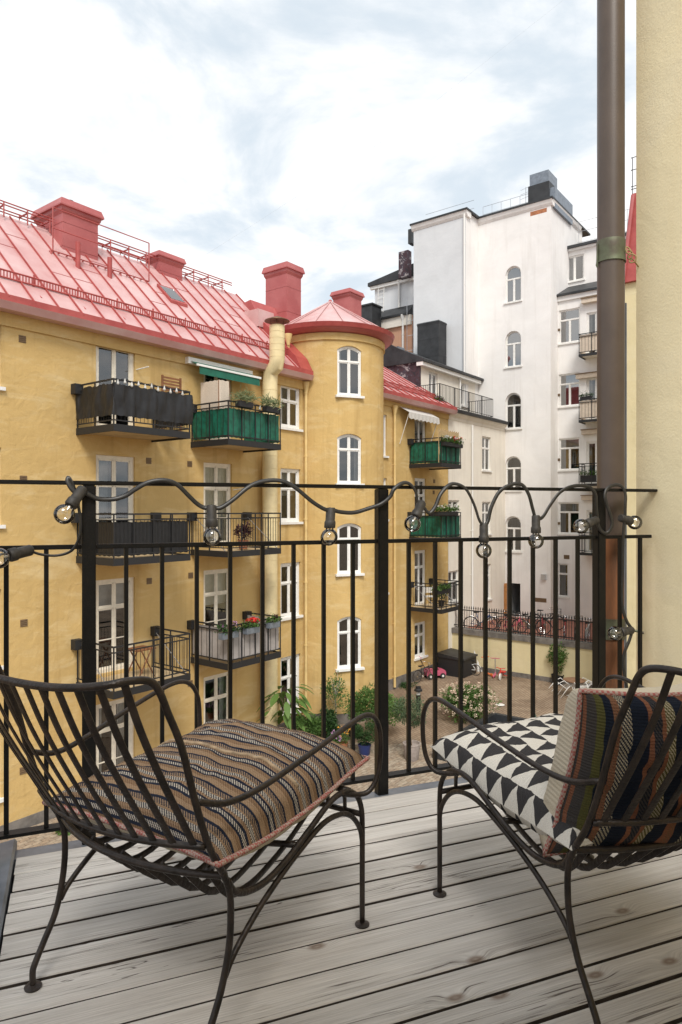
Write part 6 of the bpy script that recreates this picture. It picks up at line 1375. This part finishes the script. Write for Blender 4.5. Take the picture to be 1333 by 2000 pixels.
# pink ride-on toy car
q = ground_pt(849, 1324); tc_ = thing('toy_car', 'pink ride-on toy car beside the black storage box', 'toy car', tuple(q), R(-75), 'bicycles and toys in the courtyard'); M['toypink'] = simple('pink_plastic', (.50, .10, .17), .45); M['toyred'] = simple('red_plastic', (.58, .035, .03), .35); M['toyorange'] = simple('orange_plastic', (.70, .15, .03), .4)
p = MB(); prof = [(-.45, .12), (-.47, .30), (-.40, .40), (-.12, .42), (-.05, .36), (.12, .36), (.18, .42), (.42, .36), (.48, .26), (.47, .12)]; p.prism([(-.2, y, z) for y, z in prof], (.4, 0, 0)); p.build('body', M['toypink'], tc_, local=True, bevel=.02, smooth='auto')
for sx in (-.2, .2):
    for y in (-.28, .3): p = MB(); p.lathe((sx - .04, y, .12), [(0, 0), (.115, 0), (.12, .02), (.12, .06), (.115, .08), (0, .08)], 16, axis=(1, 0, 0)); o = p.build('wheel', M['rubber'], tc_, local=True, smooth='auto'); p = MB(); p.lathe((sx + (.045 if sx > 0 else -.045) - .002, y, .12), [(0, -.005), (.05, -.005), (.05, .005), (0, .005)], 12, axis=(1, 0, 0)); p.build('hub', M['whitepaint'], o, local=True)
p = MB(); p.tube(smooth_path([(.0, -.42, .38), (.0, -.62, .75), (.0, -.7, .95)], 4), .015, 7, ); p.build('push_handle', M['blackmatte'], tc_, local=True); p = MB(); p.tube([(-.16, -.7, .95), (.16, -.7, .95)], .022, 8); p.build('handle_grip', M['toypink'], tc_, local=True)
p = MB(); p.prism([(-.16, .14, .36), (-.15, .05, .52), (-.15, .02, .52), (-.16, .1, .36)], (.32, 0, 0)); p.build('windscreen', M['glass'], tc_, local=True)
p = MB(); p.tube([(.1 * math.cos(k * .6), .06 + .02, .5 + .1 * math.sin(k * .6)) for k in range(11)], .012, 6); p.build('steering_wheel', M['blackmatte'], tc_, local=True)
def scooter(px, py, mat, label, rz):
    q = ground_pt(px, py); s_ = thing('kick_scooter', label, 'scooter', (q.x, q.y, 0), rz, 'bicycles and toys in the courtyard')
    p = MB(); p.bx(-.06, .06, -.28, .2, .07, .1); p.build('deck', mat, s_, local=True, bevel=.01); p = MB(); p.tube([(0, .2, .1), (0, .27, .1), (0, .22, .78)], .02, 8); p.build('stem', M['steel'], s_, local=True); p = MB(); p.tube([(-.2, .22, .78), (.2, .22, .78)], .018, 8); p.build('handlebar', mat, s_, local=True)
    for y in (-.3, .29): p = MB(); p.lathe((-.02, y, .075), [(0, 0), (.072, 0), (.075, .01), (.075, .03), (.072, .04), (0, .04)], 14, axis=(1, 0, 0)); p.build('wheel', mat, s_, local=True, smooth='auto')
scooter(953, 1319, M['toyorange'], 'orange kick scooter at the foot of the retaining wall', R(20)); scooter(966, 1322, M['toypink'], 'pink kick scooter next to the red tricycle', R(-20))
q = ground_pt(981, 1326); tr_ = thing('tricycle', 'red tricycle with white wheels by the retaining wall', 'tricycle', (q.x, q.y, 0), R(150), 'bicycles and toys in the courtyard')
for (x, y, r) in ((0, .3, .15), (-.2, -.25, .1), (.2, -.25, .1)): p = MB(); p.lathe((x - .025, y, r), [(0, 0), (r * .8, 0), (r, .01), (r, .04), (r * .8, .05), (0, .05)], 16, axis=(1, 0, 0)); p.build('wheel', M['whitepaint'] if y > 0 else M['toyred'], tr_, local=True, smooth='auto')
p = MB(); p.tube([(0, .3, .15), (0, .24, .5)], .022, 7); p.tube([(0, .25, .38), (0, -.1, .22), (0, -.25, .12)], .03, 7); p.tube([(-.2, -.25, .1), (.2, -.25, .1)], .015, 6); p.build('frame', M['toyred'], tr_, local=True); p = MB(); p.tube([(-.2, .2, .52), (0, .24, .5), (.2, .2, .52)], .018, 7); p.build('handlebar', M['toyred'], tr_, local=True); p = MB(); p.bx(-.13, .13, -.22, .02, .27, .32); p.build('seat', M['toyred'], tr_, local=True, bevel=.02)
q = ground_pt(928, 1313); t_ = thing('plank_stack', 'few pale planks leaning against the retaining wall', 'planks', (q.x, q.y, 0))
for k in range(3): p = MB(); x = q.x + k * .13; p.prism([(x, q.y + .1, 0), (x + .09, q.y + .1, 0), (x + .09, q.y + .13, 0), (x, q.y + .13, 0)], (.03, .32, .95 - .2 * k)); p.build('plank', M['curtain'], t_)
t_ = thing('pebble_dish', 'pale flat dish lying on the paving right of the hydrangea', 'dish', tuple(ground_pt(977, 1378))); p = MB(); p.lathe(ground_pt(977, 1378), [(0, .01), (.14, .012), (.17, .03), (.16, .034), (0, .02)], 18); p.build('dish', M['whitepaint'], t_, smooth='auto')

# ------------------------------------------------------------------ things on the balconies
def flower_box(label, fn, s0, s1, z, d, boxmat, kinds, seed, h=.17, hang=True):
    c = fn((s0 + s1) / 2, z, d); t_ = thing('flower_box', label, 'flower box', tuple(c), group='flower boxes on balconies'); p = MB(); p.box(fn, s0, s1, z, z + h, d - .09, d + .09); p.build('box', boxmat, t_, bevel=.01); r = random.Random(seed); mb = MB()
    for k in range(int((s1 - s0) * 340)): q = fn(r.uniform(s0 - .05, s1 + .05), z + h + abs(r.gauss(.05, .09)), d + r.gauss(0, .08)); leaf(mb, q, Vector((r.gauss(0, 1), r.gauss(0, 1), r.gauss(.6, .6))), Vector((0, 0, 1)), .1 if kinds[0] != 'lavender' else .22, .055 if kinds[0] != 'lavender' else .018)
    mb.build('foliage', M[kinds[0]], t_, fix=False)
    for kk in kinds[1:]:
        mb = MB()
        for k in range(int((s1 - s0) * 14)):
            q = fn(r.uniform(s0, s1), z + h + r.uniform(.1, .26), d + r.gauss(.03, .06))
            for j in range(9): leaf(mb, q, Vector((r.gauss(0, 1), r.gauss(0, 1), r.gauss(.2, 1))), Vector((0, 0, 1)), .065, .055)
        mb.build('flowers', M[kk], t_, fix=False, kind='stuff')
    return t_
sx_ = lambda px, d=DB + .1: A.s(px, d)
flower_box('black box of lavender on the green canvas balcony, nearer the awning', A, sx_(463), sx_(491), A.z(477, 796, DB + .1), DB + .1, M['blackmatte'], ('lavender',), 61); flower_box('black box of lavender at the right corner of the upper green canvas balcony', A, sx_(516), sx_(542), A.z(529, 806, DB + .1), DB + .1, M['blackmatte'], ('lavender',), 62)
flower_box('grey box of trailing leaves at the left of the grey canvas balcony', A, sx_(430), sx_(462), A.z(446, 1247, DB + .1), DB + .1, M['greysheet'], ('leaf_dark', 'lilac'), 63); flower_box('grey box of bright red geraniums on the grey canvas balcony', A, sx_(478), sx_(504), A.z(491, 1237, DB + .1), DB + .1, M['greysheet'], ('leaf', 'redflower', 'redflower'), 64); flower_box('grey box of mixed plants at the right of the grey canvas balcony', A, sx_(523), sx_(543), A.z(533, 1226, DB + .1), DB + .1, M['greysheet'], ('leaf', 'leaf_purple'), 65)
flower_box('box of white and red flowers on the far upper green balcony', A, sx_(866), sx_(901), A.z(884, 873, DB + .1), DB + .1, M['blackmatte'], ('leaf', 'whiteflower', 'redflower', 'whiteflower'), 66); flower_box('box of white flowers on the far lower green balcony', A, sx_(852), sx_(892), A.z(872, 1007, DB + .1), DB + .1, M['blackmatte'], ('leaf', 'whiteflower'), 67); flower_box('box of green plants on the far bare railing balcony', A, sx_(856), sx_(884), A.z(870, 1158, DB - .1), DB - .1, M['blackmatte'], ('leaf', 'leaf'), 68)
flower_box('small box of green leaves on the cream roof terrace', A, A.s(846, -.3), A.s(863, -.3), CT + .52, -.3, M['terracotta'], ('leaf_big', 'lilac'), 69)
flower_box('box of dark succulents on the white house balcony, second from the top', W3, W3.s(1134, .8), W3.s(1156, .8), W3.z(1145, 781, .8), .8, M['blackmatte'], ('leaf_dark',), 70); flower_box('dark box with climbing green plant on the lower white house balcony', W3, W3.s(1134, .8), W3.s(1164, .8), W3.z(1145, 943, .5) + .02, .75, M['blackmatte'], ('leaf',), 71, h=.35)
q = A.hit(475, 1060, 1.0); c = A(q[0], FLOORS[2], 1.0); t_ = thing('purple_plant', 'pot of dark purple leaves on the bare railed balcony', 'plant', tuple(c)); pot(t_, c, .16, .26, M['terracotta']); crown(t_, c + Vector((0, 0, .46)), (.3, .3, .26), 320, .11, M['leaf_purple'], 72, name='foliage')
c = A(A.s(862, 1.0), A.z(852, 1194, DB), 1.0); t_ = thing('balcony_shrub', 'green pot plant on the lowest far balcony', 'plant', tuple(c)); pot(t_, c, .14, .24, M['blackmatte']); crown(t_, c + Vector((0, 0, .5)), (.28, .28, .3), 320, .1, M['leaf'], 73, name='foliage')
c = A(A.s(838, .7), A.z(852, 1194, DB), .7); t_ = thing('cafe_chair', 'white folding chair on the lowest far balcony', 'chair', tuple(c))
for dx_ in (-.18, .18):
    p = MB(); p.tube([c + Vector((dx_, -.2, 0)), c + Vector((dx_, .2, .85))], .014, 6); p.build('leg', M['whitepaint'], t_); p = MB(); p.tube([c + Vector((dx_, .2, 0)), c + Vector((dx_, -.2, .46))], .014, 6); p.build('leg', M['whitepaint'], t_)
p = MB(); p.bx(c.x - .2, c.x + .2, c.y - .2, c.y + .18, c.z + .44, c.z + .47); p.build('seat', M['whitepaint'], t_)
for k in range(3): p = MB(); p.bx(c.x - .2, c.x + .2, c.y + .15 + .02 * k, c.y + .165 + .02 * k, c.z + .6 + .08 * k, c.z + .65 + .08 * k); p.build('back_slat', M['whitepaint'], t_)
# trellis, bamboo blind screen, reed mat
M['brownwood'] = simple('brown_stained_wood', (.22, .09, .035), .6, var=.2); s0_, z0_ = A.hit(316, 740, .25); s1_ = A.s(354, .25); z1_ = A.z(335, 775, .25)
t_ = thing('wooden_trellis', 'brown slatted wooden panel leaning above the black canvas balcony', 'trellis', tuple(A((s0_ + s1_) / 2, FLOORS[3], .25))); z0_ += .12
for x in (s0_, s1_ - .05): p = MB(); p.box(A, x, x + .05, FLOORS[3] + .02, z0_, .22, .26); p.build('upright', M['brownwood'], t_)
for k in range(14): z_ = z0_ - .08 - k * .085; p = MB(); p.box(A, s0_ + .052, s1_ - .052, z_, z_ + .05, .23, .25); p.build('slat', M['brownwood'], t_)
M['blindcloth'] = simple('pale_bamboo_blind', (.62, .53, .43), .85, var=.08, vscale=30)
t_ = thing('folded_screen', 'pale bamboo screen standing on the green canvas balcony', 'screen', tuple(A(A.s(412, .8), FLOORS[3] - .05, .8))); mb = cloth_sheet(A, [(s2a + .12, .3), (s2a + .12, 1.1), (A.s(447, 1.1), 1.1), (A.s(447, 1.1), .7)], FLOORS[3] + .25, A.z(440, 742, 1.2), .012, seed=4); mb.build('cloth', M['blindcloth'], t_, smooth=True, fix=False)
for (px, d_) in ((0, 1.07), (447, 1.07)): p = MB(); p.tube([A(A.s(px, d_) if px else s2a + .12, FLOORS[3] - .05, d_), A(A.s(px, d_) if px else s2a + .12, A.z(440, 742, 1.2), d_)], .015, 6); p.build('frame_post', M['brownwood'], t_)
t_ = thing('reed_mat', 'reed mat screen behind flowers on the far upper green balcony', 'screen', tuple(A(A.s(875, 1.45), A.z(857, 903, DB), 1.45))); zz0 = A.z(857, 903, DB); M['reed'] = simple('dry_reed', (.45, .33, .18), .9, var=.25, vscale=20)
for k in range(26): a0_ = A.s(857, 1.45) + k * (A.s(897, 1.45) - A.s(857, 1.45)) / 26; p = MB(); p.tube([A(a0_, zz0 + .01, 1.45), A(a0_, zz0 + 1.42 + .03 * math.sin(k * 2.3), 1.45)], .017, 5); p.build('reed', M['reed'], t_)
# wooden table and chair on the lower left balcony
c = A(A.s(275, .8), FLOORS[1], .75); t_ = thing('balcony_table', 'brown folding table on the lower left balcony', 'table', tuple(c))
for k in range(6): p = MB(); p.box(A, A.s(275, .8) - .3 + .1 * k, A.s(275, .8) - .21 + .1 * k, FLOORS[1] + .7, FLOORS[1] + .725, .5, 1.05); p.build('slat', M['brownwood'], t_)
for (a, d_) in ((-.25, .52), (.25, .52), (-.25, 1.03), (.25, 1.03)): p = MB(); p.tube([A(A.s(275, .8) + a, FLOORS[1], d_), A(A.s(275, .8) - a * .6, FLOORS[1] + .7, d_)], .018, 6); p.build('leg', M['brownwood'], t_)
# tiny bulbs along the upper balcony rails
def mini_lights(label, s0, s1, z, d, n):
    t_ = thing('balcony_string_lights', label, 'string lights', tuple(A((s0 + s1) / 2, z, d)), group='small balcony string lights'); p = MB(); pts = [A(s0 + (s1 - s0) * i / n, z + (.03 if i % 2 else -.02), d + .03) for i in range(n + 1)]; p.tube(pts, .006, 4); p.build('cable', M['cable'], t_)
    for i in range(n): c = pts[i]; p = MB(); p.lathe(c + Vector((0, 0, -.09)), [(0, -.04), (.03, -.025), (.036, 0), (.025, .03), (.015, .05), (.015, .09)], 10); p.build('bulb', M['curtain'], t_, smooth=True)
mini_lights('row of small white bulbs along the black canvas balcony rail', s1a + .1, s1b - .1, FLOORS[3] + 1.06, DB, 11); mini_lights('row of small white bulbs along the upper green canvas balcony rail', s2a + .6, s2b, FLOORS[3] + 1.02, DB, 5)
p = MB(); w_ = thing('overhead_wire', 'thin dark wire crossing the sky between the roofs', 'wire', tuple(at(600, 45, 20))); p.tube(smooth_path([at(372, 40, zat(516, 40)), at(560, 44, zat(396, 44)), at(778, 48, zat(252, 48)), at(1100, 54, zat(0, 54))], 8), .006, 4); p.build('wire', M['steel'], w_)
